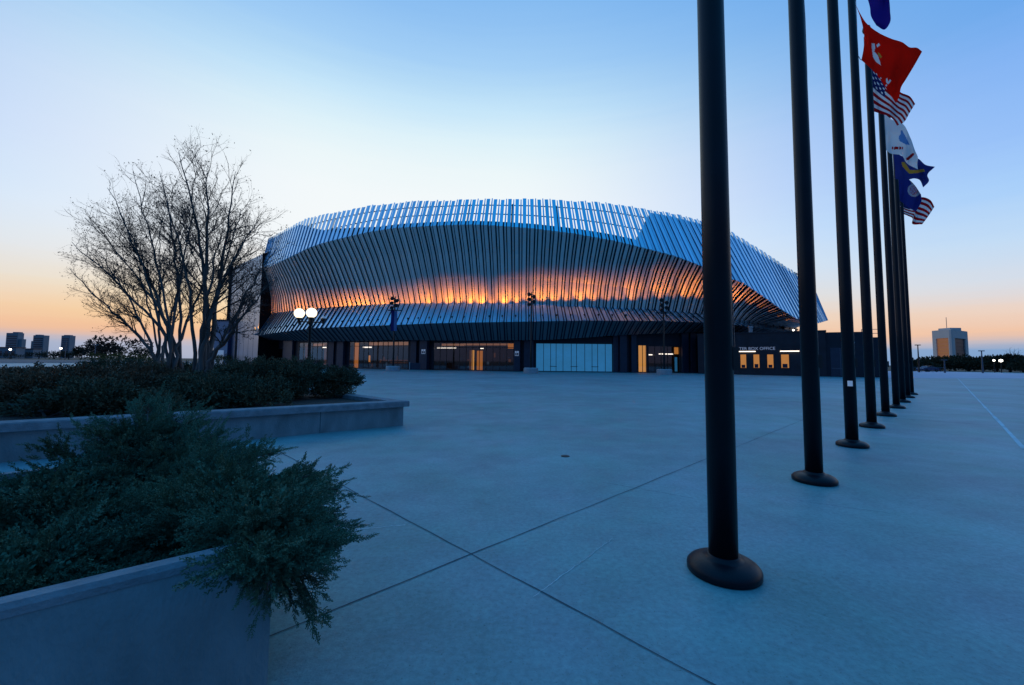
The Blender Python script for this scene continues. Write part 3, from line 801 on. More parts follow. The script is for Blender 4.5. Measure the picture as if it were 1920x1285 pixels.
# ------------------------------------------------------------------ flagpoles
poleXY = [(1357, 1073), (1527, 903), (1598, 837), (1635, 801.5), (1661, 780), (1681, 765.5), (1693, 754.5), (1702.5, 746), (1709.5, 740)]
PP = [ground(x, y) for x, y in poleXY]
HP = float(at(1616, 66, PP[4][1])[2])
pole_labels = ['nearest and largest black flagpole, whose domed base fills the right foreground',
 'second black flagpole from the camera, beside the nearest one',
 'black flagpole with a small white sticker at waist height',
 'black flagpole carrying the red flag, fourth in the row',
 'black flagpole whose top shows above the red flag, flying the larger striped flag',
 'black flagpole flying the white flag below the striped flag',
 'black flagpole flying the blue flag with a gold ribbon',
 'black flagpole flying the dark blue flag with a round seal',
 'last and smallest black flagpole, flying the farthest striped flag']
def make_pole(i, p):
    r = empty('flagpole', p, pole_labels[i], 'flagpole', 'row of black flagpoles on the plaza')
    t = MB(); t.lathe([(.098, .05), (.097, 3), (.093, 6), (.087, 9), (.078, HP - .05), (.05, HP)], p, 28); t.build('shaft', M['blackpaint'], r, smooth=True)
    t = MB(); t.lathe([(.238, 0), (.245, .008), (.247, .035), (.243, .052), (.225, .072), (.19, .092), (.15, .104), (.118, .11), (.112, .125), (.105, .13), (.10, .131)], p, 40); t.build('base', M['blackpaint'], r, smooth=True)
    t = MB(); t.lathe([(.02, HP + .002), (.03, HP + .05), (.09, HP + .10), (.11, HP + .18), (.09, HP + .27), (.02, HP + .3)], p, 14); t.build('finial', M['blackpaint'], r, smooth=True)
    hx, hy = (.115, .02)
    t = MB(); pts = [(p[0] + hx + .02 * math.sin(z * 1.3), p[1] + hy, z) for z in np.linspace(1.6, HP - .1, 14)]
    t.tube(pts, .004, 4); t.build('halyard', M['rail'], r)
    t = MB(); t.box(p[0] - .03 + .10, p[0] + .12, p[1] - .02 - .04, p[1] + .02 - .04, 1.45, 1.62); t.build('cleat', M['blackiron'], r)
    return r
poles = [make_pole(i, p) for i, p in enumerate(PP)]
sp = PP[2]; v = -sp / np.linalg.norm(sp[:2]); s0 = np.array([sp[0], sp[1]]) + v[:2] * .099
tt = np.array([-v[1], v[0]])
zs = float(at(1597, 719, sp[1])[2])
t = MB()
for k in range(6):
    a0 = math.atan2(v[1], v[0]) + .1 + (k - 3) * .13; a1 = a0 + .13
    t.quad((sp[0] + .1005 * math.cos(a0), sp[1] + .1005 * math.sin(a0), zs - .05), (sp[0] + .1005 * math.cos(a1), sp[1] + .1005 * math.sin(a1), zs - .05),
           (sp[0] + .1005 * math.cos(a1), sp[1] + .1005 * math.sin(a1), zs + .05), (sp[0] + .1005 * math.cos(a0), sp[1] + .1005 * math.sin(a0), zs + .05))
t.build('sticker', M['sign'], poles[2])

def resample(pts, n):
    pts = np.array(pts, float); d = np.r_[0, np.cumsum(np.hypot(*np.diff(pts, axis=0).T))]; d /= d[-1]
    # smooth by catmull-like cubic through chord parameter
    u = np.linspace(0, 1, n); m = len(pts)
    if m == 2: return pts[0] * (1 - u[:, None]) + pts[1] * u[:, None]
    tan = np.gradient(pts, d, axis=0); outp = []
    for x in u:
        i = min(m - 2, int(np.searchsorted(d, x, 'right') - 1)); h = d[i + 1] - d[i]; s = (x - d[i]) / h
        outp.append((2 * s**3 - 3 * s**2 + 1) * pts[i] + (s**3 - 2 * s**2 + s) * h * tan[i] + (-2 * s**3 + 3 * s**2) * pts[i + 1] + (s**3 - s**2) * h * tan[i + 1])
    return np.array(outp)

def POLE_OF(Y): return int(np.argmin([abs(p[1] - Y) for p in PP]))

def inpoly(x, y, poly):
    c = False; n = len(poly)
    for i in range(n):
        x1, y1 = poly[i]; x2, y2 = poly[(i + 1) % n]
        if (y1 > y) != (y2 > y) and x < (x2 - x1) * (y - y1) / (y2 - y1) + x1: c = not c
    return c

def flag(label, Y, hoist, top, fly, bottom, mats, paint, ripple=.10, waves=2.2, nu=64, nv=52, group='flags flying from the flagpoles'):
    """a sheet of cloth hung from the pole at depth Y; its outline is set from four edges, its folds run in depth"""
    H, T_, Fy, Bt = resample(hoist, nv + 1), resample(top, nu + 1), resample(fly, nv + 1), resample(bottom, nu + 1)
    G = np.zeros((nv + 1, nu + 1, 3)); PXY = np.zeros((nv + 1, nu + 1, 2))
    for j in range(nv + 1):
        v = j / nv
        for i in range(nu + 1):
            u = i / nu
            q = (1 - v) * T_[i] + v * Bt[i] + (1 - u) * H[j] + u * Fy[j] - ((1 - u) * (1 - v) * T_[0] + u * (1 - v) * T_[-1] + (1 - u) * v * Bt[0] + u * v * Bt[-1])
            dy = ripple * u ** .7 * (math.sin(waves * 2 * PI * u + 1.6 * v) + .4 * math.sin(waves * 4.3 * u * PI - 3 * v)) + .04 * math.sin(9 * v + 5 * u)
            G[j, i] = at(q[0], q[1], Y + dy); PXY[j, i] = q
    mb = MB(); vs = G.reshape(-1, 3); fs = []; mi = []
    for j in range(nv):
        for i in range(nu):
            a = j * (nu + 1) + i; fs.append((a, a + 1, a + nu + 2, a + nu + 1))
            c = PXY[j:j + 2, i:i + 2].mean((0, 1)); mi.append(paint((i + .5) / nu, (j + .5) / nv, c[0], c[1]))
    mb.v = [tuple(p) for p in vs]; mb.f = fs; mb.m = mi
    o = mb.build('flag', mats, smooth=True)
    pole = PP[POLE_OF(Y)]
    rp = MB()
    for c in (G[0, 0], G[-1, 0]):
        q = np.array([pole[0] + .07, pole[1] - .05, c[2] + .05]); rp.tube([q, (q + c) / 2 - np.array([0, 0, .02]), c], .007, 4)
    rp.build('flag_rope', M['rail'], o)
    return tag(o, label, 'flag', group)

def stars_stripes(u, v, x, y):
    if u < .42 and v < 7 / 13:
        return 3 if (int(u * 22) + int(v * 30)) % 3 == 0 and int(v * 30) % 2 == 0 else 2
    return 0 if int(v * 13) % 2 == 0 else 1
def painter(default, items):
    def f(u, v, x, y):
        r = default
        for poly, m in items:
            if callable(poly):
                if poly(x, y): r = m
            elif inpoly(x, y, poly): r = m
        return r
    return f
US = [M['c_stripe'], M['c_white'], M['c_navy'], M['c_white']]
flag('purple blue flag cut by the top edge of the photo, above the red flag', PP[2][1],
     [(1552, -160), (1556, -50)], [(1552, -160), (1605, -120), (1645, -85), (1664, -30)], [(1664, -30), (1669, 20), (1669, 42), (1658, 56), (1643, 48)],
     [(1556, -50), (1600, -40), (1624, -8), (1631, 14), (1633, 30), (1643, 48)], [M['c_purple']], lambda u, v, x, y: 0, .12, 1.6)
flag('bright red flag with a white ribbon emblem, largest of the flags', PP[3][1],
     [(1603, 6), (1614, 36), (1620, 66), (1619, 92), (1615, 113)], [(1603, 6), (1612, 24), (1624, 43), (1645, 60), (1672, 73), (1693, 80), (1706, 89), (1720, 90), (1729, 97)],
     [(1729, 97), (1715, 122), (1700, 147), (1689, 166), (1687, 178), (1680, 194)], [(1615, 113), (1632, 128), (1648, 146), (1664, 170), (1680, 194)],
     [M['c_red'], M['c_white'], M['c_gold']],
     painter(0, [([(1634, 81), (1640, 82), (1641, 90), (1639, 97), (1646, 104), (1652, 123), (1642, 116), (1637, 107), (1635, 95)], 1), ([(1643, 85), (1648, 81), (1650, 85), (1645, 89)], 1),
                 ([(1646, 98), (1650, 101), (1654, 107), (1651, 109), (1646, 103)], 2), ([(1661, 148), (1664, 147), (1665, 154), (1669, 149), (1671, 152), (1666, 158), (1662, 156)], 1),
                 ([(1660, 159), (1664, 158), (1663, 162), (1661, 162)], 1), ([(1642, 138), (1644, 138), (1647, 147), (1648, 154), (1645, 150)], 1), ([(1650, 146), (1652, 145), (1653, 148), (1650, 148)], 1)]), .07, 1.7, 90, 80)
flag('larger red and white striped flag with a starred navy corner, half behind the red flag', PP[4][1],
     [(1624, 98), (1629, 135), (1631, 170), (1637, 209)], [(1624, 98), (1645, 128), (1668, 152), (1690, 174), (1706, 181), (1716, 195)], [(1716, 195), (1706, 211), (1694, 230), (1682, 236)],
     [(1637, 209), (1653, 214), (1668, 219), (1676, 226), (1682, 236)], US, stars_stripes, .12, 2.1, 72, 78)
flag('white flag with a blue crest and short red lettering bands', PP[5][1],
     [(1652, 208), (1655, 240), (1657, 276)], [(1652, 208), (1672, 224), (1692, 232), (1706, 256), (1716, 284)], [(1716, 284), (1721, 295), (1720, 308), (1721, 318)],
     [(1657, 276), (1668, 287), (1692, 293), (1699, 305), (1721, 318)], [M['c_white'], M['c_skyblue'], M['c_stripe']],
     painter(0, [([(1688, 244), (1692, 245), (1698, 256), (1706, 272), (1698, 271), (1686, 264), (1685, 255), (1689, 252)], 1), (lambda x, y: 1672 < x < 1693 and 275.5 < y < 280.5 and int(x) % 5 != 0, 2),
                 ([(1699, 297), (1704, 293), (1711, 287), (1715, 288), (1712, 293), (1704, 300), (1699, 301)], 2)]), .11, 2.0)
flag('blue flag with a curling gold ribbon, swallow-folded at its tip', PP[6][1],
     [(1674, 284), (1677, 310), (1679, 336)], [(1674, 284), (1700, 296), (1722, 298), (1735, 309), (1753, 313)], [(1753, 313), (1739, 330), (1742, 338), (1731, 352)],
     [(1679, 336), (1700, 338), (1715, 335), (1723, 337), (1731, 352)], [M['c_blue'], M['c_gold']],
     painter(0, [([(1690, 304), (1696, 304), (1700, 310), (1706, 319), (1720, 319), (1732, 317), (1734, 322), (1718, 325), (1705, 326), (1698, 319), (1692, 312)], 1)]), .13, 1.8)
flag('dark blue flag with a round pale seal', PP[7][1],
     [(1679, 318), (1681, 345), (1679, 372)], [(1679, 318), (1700, 333), (1714, 346), (1727, 365)], [(1727, 365), (1728, 376), (1724, 386), (1717, 397)],
     [(1679, 372), (1692, 380), (1705, 390), (1717, 397)], [M['c_deep'], M['c_pale'], M['c_stripe'], M['c_grey'], M['c_skyblue']],
     painter(0, [([(1707, 338), (1714, 345), (1722, 352), (1718, 354), (1710, 349)], 3), (lambda x, y: (x - 1714) ** 2 + (y - 357) ** 2 < 12.2 ** 2, 1), (lambda x, y: (x - 1714) ** 2 + (y - 357) ** 2 < 9 ** 2 and (int(x * .9) + int(y * .7)) % 2 == 0, 2),
                 (lambda x, y: (x - 1711) ** 2 + (y - 357) ** 2 < 8.5 ** 2 and (int(x * .6) + int(y * .9)) % 4 == 0, 4)]), .13, 1.5)
flag('farthest and lowest red and white striped flag', PP[8][1],
     [(1685, 372), (1687, 385), (1690, 400)], [(1685, 372), (1700, 378), (1712, 380), (1728, 370), (1745, 376), (1752, 388)], [(1752, 388), (1743, 402), (1736, 412), (1729, 421)],
     [(1690, 400), (1702, 405), (1711, 410), (1710, 419), (1729, 421)], US, lambda u, v, x, y: (2 if u < .30 and v < .5 else (0 if int(v * 11) % 2 == 0 else 1)), .12, 2.2)

# ------------------------------------------------------------------ planters
def planter(name, poly, zt, cap_h, wall_in, capw, label, soil_z, soilmat, capmat=None):
    """poly: outer edge of the cap (counter-clockwise seen from above)"""
    n = len(poly); poly = [np.array(p, float) for p in poly]
    cen = sum(poly) / n
    r = empty(name, (cen[0], cen[1], 0), label, 'planter', 'concrete planters on the plaza')
    def inset(d):
        res = []
        for i in range(n):
            a, b, c = poly[i - 1], poly[i], poly[(i + 1) % n]
            e1 = (b - a) / np.linalg.norm(b - a); e2 = (c - b) / np.linalg.norm(c - b)
            n1 = np.array([-e1[1], e1[0]]); n2 = np.array([-e2[1], e2[0]])
            A = np.array([n1, n2]); res.append(np.linalg.solve(A, np.array([n1 @ a + d, n2 @ c + d])))
        return res
    o_, i_ = inset(wall_in), inset(min(wall_in + .18, max(capw - .01, wall_in + .06)))
    t = MB()
    for k in range(n):
        k2 = (k + 1) % n
        t.quad((*o_[k], 0), (*o_[k2], 0), (*o_[k2], zt - cap_h), (*o_[k], zt - cap_h)); t.quad((*i_[k2], 0), (*i_[k], 0), (*i_[k], zt - cap_h), (*i_[k2], zt - cap_h))
        t.quad((*o_[k], zt - cap_h), (*o_[k2], zt - cap_h), (*i_[k2], zt - cap_h), (*i_[k], zt - cap_h))
    t.build('wall', M['conc_wall'], r)
    ci = inset(capw); t = MB()
    for k in range(n):
        k2 = (k + 1) % n; z0, z1 = zt - cap_h + .002, zt
        # rounded arris along the outer top edge
        o1, o2 = poly[k], poly[k2]; b1 = inset(.012)
        t.quad((*o1, z0), (*o2, z0), (*o2, z1 - .02), (*o1, z1 - .02)); t.quad((*o1, z1 - .02), (*o2, z1 - .02), (*b1[k2], z1), (*b1[k], z1))
        t.quad((*b1[k], z1), (*b1[k2], z1), (*ci[k2], z1), (*ci[k], z1)); t.quad((*ci[k2], z0), (*ci[k], z0), (*ci[k], z1), (*ci[k2], z1)); t.quad((*o2, z0), (*o1, z0), (*ci[k], z0), (*ci[k2], z0))
    t.build('cap', M['conc_cap'], r)
    s_ = inset(wall_in + .05); t = MB(); gx = 26
    t.add([(*p, soil_z) for p in s_], [tuple(range(n))]); so = t.build('soil', soilmat, r)
    return r
cor = ground(768, 752, .564)[:2]; lf = ground(0, 794, .564)[:2]; d1 = (lf - cor) / np.linalg.norm(lf - cor)
cor3 = ground(690, 742, .564)[:2]; d2 = (cor3 - cor) / np.linalg.norm(cor3 - cor)
rp_ = planter('planter', [cor + d2 * 8.5 + d1 * 15, cor + d1 * 15, cor, cor + d2 * 8.5], .564, .13, .09, .34, 'long low concrete planter with a moulded cap under the bare trees', .47, M['mulch'])
nrm = np.array([-d1[1], d1[0]]); nrm = nrm if nrm[1] < 0 else -nrm
for k in (1.9, 4.4, 6.9):
    q_ = cor + d1 * k - nrm * .09; t = MB(); t.box(-.006, .006, -.003, .006, .01, .43, ((q_[0], q_[1], 0), d1, -nrm)); t.build('wall_joint', M['joint'], rp_)
pc = ground(516, 1012, .66)[:2]; ql = ground(82, 1116, .66)[:2]; e1 = (ql - pc) / np.linalg.norm(ql - pc); e2 = np.array([e1[1], -e1[0]])
if e2[1] < 0: e2 = -e2
planter('planter', [pc + e2 * 2.5 + e1 * 1.9, pc + e1 * 1.9, pc, pc + e2 * 2.5], .66, .05, .004, .075, 'plain concrete planter in the near left corner, overhung by green juniper', .42, M['soil'])

# ------------------------------------------------------------------ near juniper
jb = at(300, 950, 3.0)
jun = empty('juniper_bush', (jb[0], jb[1], .52), 'big feathery green juniper spilling over the near planter corner', 'juniper')
ELL = [((330, 925, 3.3), (.72, .62, .30)), ((120, 985, 2.75), (.80, .6, .30)), ((430, 960, 2.75), (.42, .45, .26)), ((285, 835, 3.7), (.46, .4, .20)), ((60, 1085, 2.2), (.45, .4, .16)),
       ((480, 965, 2.5), (.22, .28, .15)), ((200, 905, 3.3), (.7, .5, .22)), ((470, 1060, 2.15), (.18, .2, .16)), ((130, 1080, 2.15), (.42, .22, .12)), ((310, 1020, 2.45), (.30, .2, .10)), ((490, 1005, 2.05), (.10, .12, .09)), ((500, 1042, 1.93), (.11, .10, .08)), ((430, 985, 2.4), (.2, .2, .10)), ((30, 1120, 1.95), (.3, .2, .10))]
rng = np.random.default_rng(11)
pos, dirs, scl = [], [], []
def plume(a, d, ln, n, droop=0.):
    d = d / np.linalg.norm(d); sd = np.cross(d, rng.normal(size=3)); sd /= np.linalg.norm(sd)
    bend = rng.normal(size=3) * .18 + np.array([.05, 0, .04 - droop])
    for k in range(n):
        s_ = (k + rng.random()) / n
        p = a + d * ln * s_ + bend * ln * s_ * s_
        tn = d + 2 * bend * s_
        w_ = ln * .20 * (1.05 - s_) * rng.uniform(-1, 1)
        pos.append(p + sd * w_ + rng.normal(size=3) * .006); dirs.append(tn + sd * np.sign(w_) * .55 * (1.1 - s_) + rng.normal(size=3) * .12); scl.append(ln * rng.uniform(.26, .40) * (1.15 - .5 * s_))
for (px, py, Y), (rx, ry, rz) in ELL:
    c = at(px, py, Y); nS = int(460 * (rx * ry + rx * rz) / .65) + 22
    for _ in range(max(5, nS // 17)):
        d = rng.normal(size=3); d[2] = abs(d[2]) * .95 - .10; d /= np.linalg.norm(d)
        p = c + d * np.array([rx, ry, rz]) * rng.uniform(.45, .85)
        o = d * np.array([1, 1, .45]) + np.array([.5, -.2, .10]) + rng.normal(size=3) * .22; o /= np.linalg.norm(o)
        flat = np.cross(o, np.array([0, 0, 1.])); flat /= np.linalg.norm(flat) + 1e-6
        for _ in range(15):
            w_ = rng.uniform(-1, 1)
            plume(p + o * rng.uniform(-.06, .10) + flat * w_ * .07 + np.array([0, 0, rng.normal() * .02]), o + flat * w_ * .75 + rng.normal(size=3) * .10, rng.uniform(.15, .27) * (1.1 - .3 * abs(w_)), 15)
    for _ in range(int(nS * 1.3)):
        d = rng.normal(size=3); d /= np.linalg.norm(d); p = c + d * np.array([rx, ry, rz]) * rng.uniform(.2, .72)
        pos.append(p); dirs.append(d + rng.normal(size=3) * .5); scl.append(rng.uniform(.12, .22))
stems = MB()
TIPS = [((505, 1105, 1.84), (470, 1015, 2.1)), ((528, 1130, 1.9), (480, 1020, 2.1)), ((662, 917, 2.45), (470, 940, 2.8)), ((680, 998, 2.30), (480, 985, 2.5)), ((618, 890, 2.65), (450, 930, 2.8)), ((535, 852, 3.0), (400, 900, 3.1)), ((650, 965, 2.4), (480, 960, 2.55)),
        ((622, 1158, 2.0), (490, 1010, 2.3)), ((578, 1140, 2.02), (490, 1020, 2.25)), ((625, 1075, 2.1), (480, 1000, 2.4)), ((640, 1015, 2.25), (480, 980, 2.5)), ((560, 1100, 2.05), (470, 1010, 2.3)),
        ((600, 1030, 2.2), (470, 980, 2.4)), ((560, 905, 2.7), (420, 930, 2.9)), ((590, 950, 2.55), (440, 960, 2.7)), ((590, 990, 2.4), (450, 980, 2.6)), ((525, 1080, 2.1), (450, 1010, 2.3)), ((545, 1050, 2.15), (450, 1000, 2.35)), ((540, 1010, 2.3), (430, 980, 2.5)),
        ((250, 758, 3.9), (270, 840, 3.6)), ((318, 758, 3.9), (300, 840, 3.6)), ((365, 778, 3.8), (320, 850, 3.5)), ((410, 812, 3.6), (330, 870, 3.4)), ((435, 835, 3.4), (340, 880, 3.3)), ((195, 790, 3.7), (240, 855, 3.5)), ((145, 815, 3.5), (220, 870, 3.3)), ((280, 762, 3.95), (280, 815, 3.7)),
        ((225, 1070, 2.15), (150, 1000, 2.5)), ((110, 1110, 1.95), (60, 1040, 2.2)), ((10, 1125, 1.85), (20, 1050, 2.1)), ((180, 1085, 2.05), (120, 1020, 2.3))]
for (t_, b_) in TIPS:
    if t_[0] > 500: t_ = (t_[0] - 28, t_[1] - (8 if t_[1] > 1000 else 0), t_[2])
    a, b = at(*b_), at(*t_)
    mid = (a + b) / 2 + np.array([0, 0, .06]) + rng.normal(size=3) * .02
    pts = [(1 - s) ** 2 * a + 2 * s * (1 - s) * mid + s * s * b for s in np.linspace(0, 1, 9)]
    stems.tube(pts, list(np.linspace(.010, .003, 9)), 5)
    ln = np.linalg.norm(b - a); nP = int(8 * ln / .5) + 3
    ax = (b - a) / ln
    for k in range(nP):
        s = .22 + .78 * (k / nP) ** .8
        p = (1 - s) ** 2 * a + 2 * s * (1 - s) * mid + s * s * b
        tn = 2 * (1 - s) * (mid - a) + 2 * s * (b - mid); tn /= np.linalg.norm(tn)
        off = rng.normal(size=3); off -= tn * (off @ tn); off /= np.linalg.norm(off)
        plume(p, tn * 1.0 + off * .42 + np.array([0, 0, .08]), rng.uniform(.13, .22) * (1.2 - .35 * s), 15)
    plume(b - (b - a) * .12, (b - a) / ln, .13, 14)
pos, dirs, scl = np.array(pos), np.array(dirs), np.array(scl)
dead = np.zeros(len(pos), bool)
for _ in range(26): dead |= np.linalg.norm(pos - pos[rng.integers(len(pos))], axis=1) < rng.uniform(.025, .06)
cloud('foliage', SPRIG_FINE, pos[~dead], dirs[~dead], scl[~dead], M['jun'], jun, rng)
cloud('dead_foliage', SPRIG_FINE, pos[dead], dirs[dead], scl[dead] * .8, M['redleaf'], jun, rng)
stems.build('stem', M['bark'], jun)

# ------------------------------------------------------------------ shrubs in the rear planter
def shrub_at(px, py, Y, rx, ry, rz, n, m, label, seed, tops=.2, group='low shrubs in the long planter'):
    rng = np.random.default_rng(seed); c = at(px, py, Y)
    r = empty('juniper_shrub', (c[0], c[1], .48), label, 'shrub', group)
    P, D, S = [], [], []
    lobes = [(rng.normal(size=3) * np.array([rx, ry, rz]) * .42, rng.uniform(.5, .85)) for _ in range(7)]
    for _ in range(n):
        lo_, k = lobes[rng.integers(7)]
        d = rng.normal(size=3); d[2] = abs(d[2]) - .25; d /= np.linalg.norm(d)
        p = c + lo_ + d * np.array([rx, ry, rz]) * k * rng.uniform(.6, 1.0)
        p[2] = max(p[2], .5)
        P.append(p); D.append(d + rng.normal(size=3) * .4 + np.array([0, 0, .35])); S.append(rng.uniform(.16, .34))
    cloud('foliage', SPRIG_MID, np.array(P), np.array(D), np.array(S), m, r, rng)
    st = MB()
    for _ in range(7):
        e = c + rng.normal(size=3) * np.array([rx, ry, rz]) * .5; st.tube([(c[0] + rng.normal() * .1, c[1] + rng.normal() * .1, .46), (c + e) / 2, e], [.02, .015, .006], 5)
    st.build('stem', M['bark'], r)
    return r
SH = [((30, 752, 8.2), (1.3, 1.1, .34), 'jun2', 'brown tinged shrub at the left edge of the photo'),
      ((140, 744, 9.0), (1.2, 1.1, .36), 'jun2', 'brownish shrub left of the trees, behind the juniper top'),
      ((270, 736, 9.6), (1.2, 1.1, .36), 'jun2', 'dark brown shrub in front of the left tree'),
      ((390, 738, 9.9), (1.1, 1.0, .34), 'jun3', 'dark shrub at the foot of the biggest tree trunks'),
      ((480, 728, 10.6), (1.0, .9, .42), 'jun3', 'dark green shrub right of the tree trunks'),
      ((548, 722, 11.2), (.8, .8, .42), 'jun3', 'dark green shrub left of the twin globe lamp post'),
      ((628, 722, 11.6), (.66, .6, .34), 'jun3', 'rounded shrub at the planter tip, rightmost of the shrubs'),
      ((60, 722, 12.0), (1.8, 1.2, .26), 'jun2', 'brownish shrub by the parking lot, behind the left edge shrub'),
      ((220, 712, 13.5), (1.7, 1.2, .30), 'jun3', 'dark shrub below the far towers, in the back row'),
      ((440, 708, 13.5), (1.3, 1.1, .34), 'jun3', 'dark shrub before the arena side wall'),
      ((540, 706, 14.2), (1.0, .9, .32), 'jun3', 'dark shrub behind the lamp post, before the arena recess'),
      ((300, 770, 7.9), (.9, .5, .25), 'jun3', 'low dark shrub just behind the top of the green juniper'),
      ((130, 765, 7.4), (.9, .45, .24), 'jun3', 'low dark shrub over the planter cap at left'),
      ((440, 752, 8.9), (.8, .5, .22), 'jun3', 'low dark shrub behind the planter cap, left of the lamp post'),
      ((340, 714, 12.6), (1.2, 1.0, .32), 'jun3', 'dark shrub between the three clumps of trunks')]
for k, (c, r_, m_, lb) in enumerate(SH): shrub_at(*c, *r_, int(900 * r_[0] * r_[1] / 1.2) + 260, M[m_], lb, 100 + k)

# ------------------------------------------------------------------ bare trees
def bez(p0, p1, p2, p3, n):
    s = np.linspace(0, 1, n)[:, None]
    return (1 - s) ** 3 * p0 + 3 * s * (1 - s) ** 2 * p1 + 3 * s * s * (1 - s) * p2 + s ** 3 * p3

def bare_tree(name, base, tips, label, seed, r0=.075, dens=1.0, group='multi-stemmed bare trees in the long planter', seeds=True):
    rng = np.random.default_rng(seed); base = np.array(base, float)
    r = empty(name, base, label, 'tree', group)
    trunk, br = MB(), MB(); hp, hd, hs = [], [], []
    def branch(p, d, L_, rr, level):
        n = 5 if level < 3 else 4
        pts = [p]; q = p.copy(); dd = d / np.linalg.norm(d)
        for i in range(n):
            dd = dd + rng.normal(size=3) * (.13 if level < 3 else .2) + np.array([0, 0, .045]); dd /= np.linalg.norm(dd)
            q = q + dd * L_ / n; pts.append(q)
        rr *= .84; br.tube(pts, list(np.linspace(rr, rr * .42, n + 1)), 4 if level == 1 else 3)
        if level < 4:
            m = int({1: 6, 2: 4.6, 3: 2.6}[level] * dens + rng.uniform(0, .99))
            for k in range(m):
                s = rng.uniform(.25, 1.0); i = min(n - 1, int(s * n)); pp = pts[i] + (pts[i + 1] - pts[i]) * (s * n - i)
                ax = pts[i + 1] - pts[i]; ax /= np.linalg.norm(ax)
                side = np.cross(ax, rng.normal(size=3)); side /= np.linalg.norm(side)
                branch(pp, ax * .75 + side * rng.uniform(.45, .8) + np.array([0, 0, .12]), L_ * rng.uniform(.38, .6), rr * .55, level + 1)
        if level >= 3 and seeds:
            for _ in range(int(rng.random() < .28)):
                hp.append(pts[-1] + rng.normal(size=3) * .03); hd.append(rng.normal(size=3) + np.array([0, 0, 1])); hs.append(rng.uniform(.03, .055))
    for t_ in tips:
        if seeds: t_ = (330 + (t_[0] - 330) * (1.03 if t_[0] < 330 else .97), 480 + (t_[1] - 480) * .88, t_[2])
        tip = at(*t_); off = rng.normal(size=3) * np.array([.10, .13, 0])
        p0 = base + off; h = tip[2] - base[2]; lat = tip - p0; lat[2] = 0
        p1 = p0 + lat * .10 + np.array([0, 0, h * .33]); p2 = p0 + lat * .52 + np.array([0, 0, h * .66]) + rng.normal(size=3) * .15
        pts = bez(p0, p1, p2, tip, 16)
        pts[1:-1] += rng.normal(size=(14, 3)) * .022
        rr = r0 * rng.uniform(.5, .9) * (1 - np.linspace(0, 1, 16)) ** .85 + .006
        trunk.tube(pts, list(rr), 7)
        Lt = np.linalg.norm(tip - p0)
        for k in range(int(18 * dens)):
            s = rng.uniform(.30, .98) ** .85; x = s * 15; i = min(14, int(x)); pp = pts[i] + (pts[i + 1] - pts[i]) * (x - i)
            ax = pts[i + 1] - pts[i]; ax /= np.linalg.norm(ax)
            outw = pp - base; outw[2] = 0; outw /= np.linalg.norm(outw) + .2
            side = np.cross(ax, rng.normal(size=3)); side /= np.linalg.norm(side)
            branch(pp, ax * .8 + side * .6 + outw * .25 + np.array([0, 0, .1]), Lt * rng.uniform(.13, .24) * (1.25 - .55 * s), rr[i] * .42 + .004, 1 if s < .8 else 2)
    trunk.build('trunk', M['bark'], r, smooth=True); br.build('branches', M['twig'], r)
    if hp: cloud('seed_heads', SPRIG_FAR, np.array(hp), np.array(hd), np.array(hs), M['seed'], r, rng)
    return r
bare_tree('bare_tree', at(376, 712, 10.6), [(335, 258, 10.6), (392, 300, 10.0), (445, 300, 10.8), (492, 400, 11.2), (528, 462, 10.0), (300, 330, 10.2), (455, 380, 11.8), (420, 430, 9.8), (505, 545, 9.6)],
          'biggest bare tree with thick pale trunks, nearest the arena', 21, .075)
bare_tree('bare_tree', at(332, 700, 12.2), [(205, 335, 12.0), (252, 300, 12.8), (165, 400, 11.6), (300, 300, 12.4), (225, 380, 13.0), (370, 350, 12.6), (140, 450, 12.2), (400, 470, 12.8)],
          'middle bare tree spreading to the left, of the three by the planter', 22, .068)
bare_tree('bare_tree', at(292, 690, 14.5), [(135, 505, 14.5), (190, 470, 14.0), (240, 430, 15.0), (300, 420, 14.4), (340, 470, 15.0), (180, 578, 14.3), (350, 560, 14.6)],
          'smaller bare tree at the back, leftmost of the three clumps of trunks', 23, .055, .85)

# ------------------------------------------------------------------ lamps
gl = at(578, 700, 15.5)
lamp = empty('globe_lamp_post', (gl[0], gl[1], 0), 'black lamp post with two lit white globes among the shrubs', 'street lamp')
zb = float(at(578, 604, 15.5)[2])
t = MB(); t.lathe([(.16, 0), (.16, .3), (.10, .5), (.075, .7), (.06, 1.2), (.05, zb - .1), (.085, zb - .06), (.06, zb), (.09, zb + .12), (.02, zb + .2)], (gl[0], gl[1], 0), 14); t.build('post', M['blackiron'], lamp, smooth=True)
arms = [(-.36, -.14, 1), (.42, .12, 0), (-.10, .34, 0), (.19, -.33, 1)]
t = MB()
for dx, dy, lit in arms: t.tube([(gl[0], gl[1], zb), (gl[0] + dx, gl[1] + dy, zb)], .025, 6)
t.build('crossarm', M['blackiron'], lamp)
for dx, dy, lit in arms:
    c = (gl[0] + dx, gl[1] + dy, zb)
    t = MB(); t.lathe([(.015, -.14), (.03, -.05), (.05, 0), (.04, .04), (.09, .09), (.10, .14)], c, 12); hd_ = t.build('holder', M['blackiron'], lamp, smooth=True)
    t = MB()
    if lit: t.lathe([(.185 * math.sin(a), .31 - .185 * math.cos(a)) for a in np.linspace(.32, PI - .02, 14)], c, 24); t.build('globe', M['globe'], hd_, smooth=True)
    else: t.lathe([(.09, .142), (.075, .19), (.035, .22), (.012, .27)], c, 12); t.build('finial', M['finial'], hd_, smooth=True)

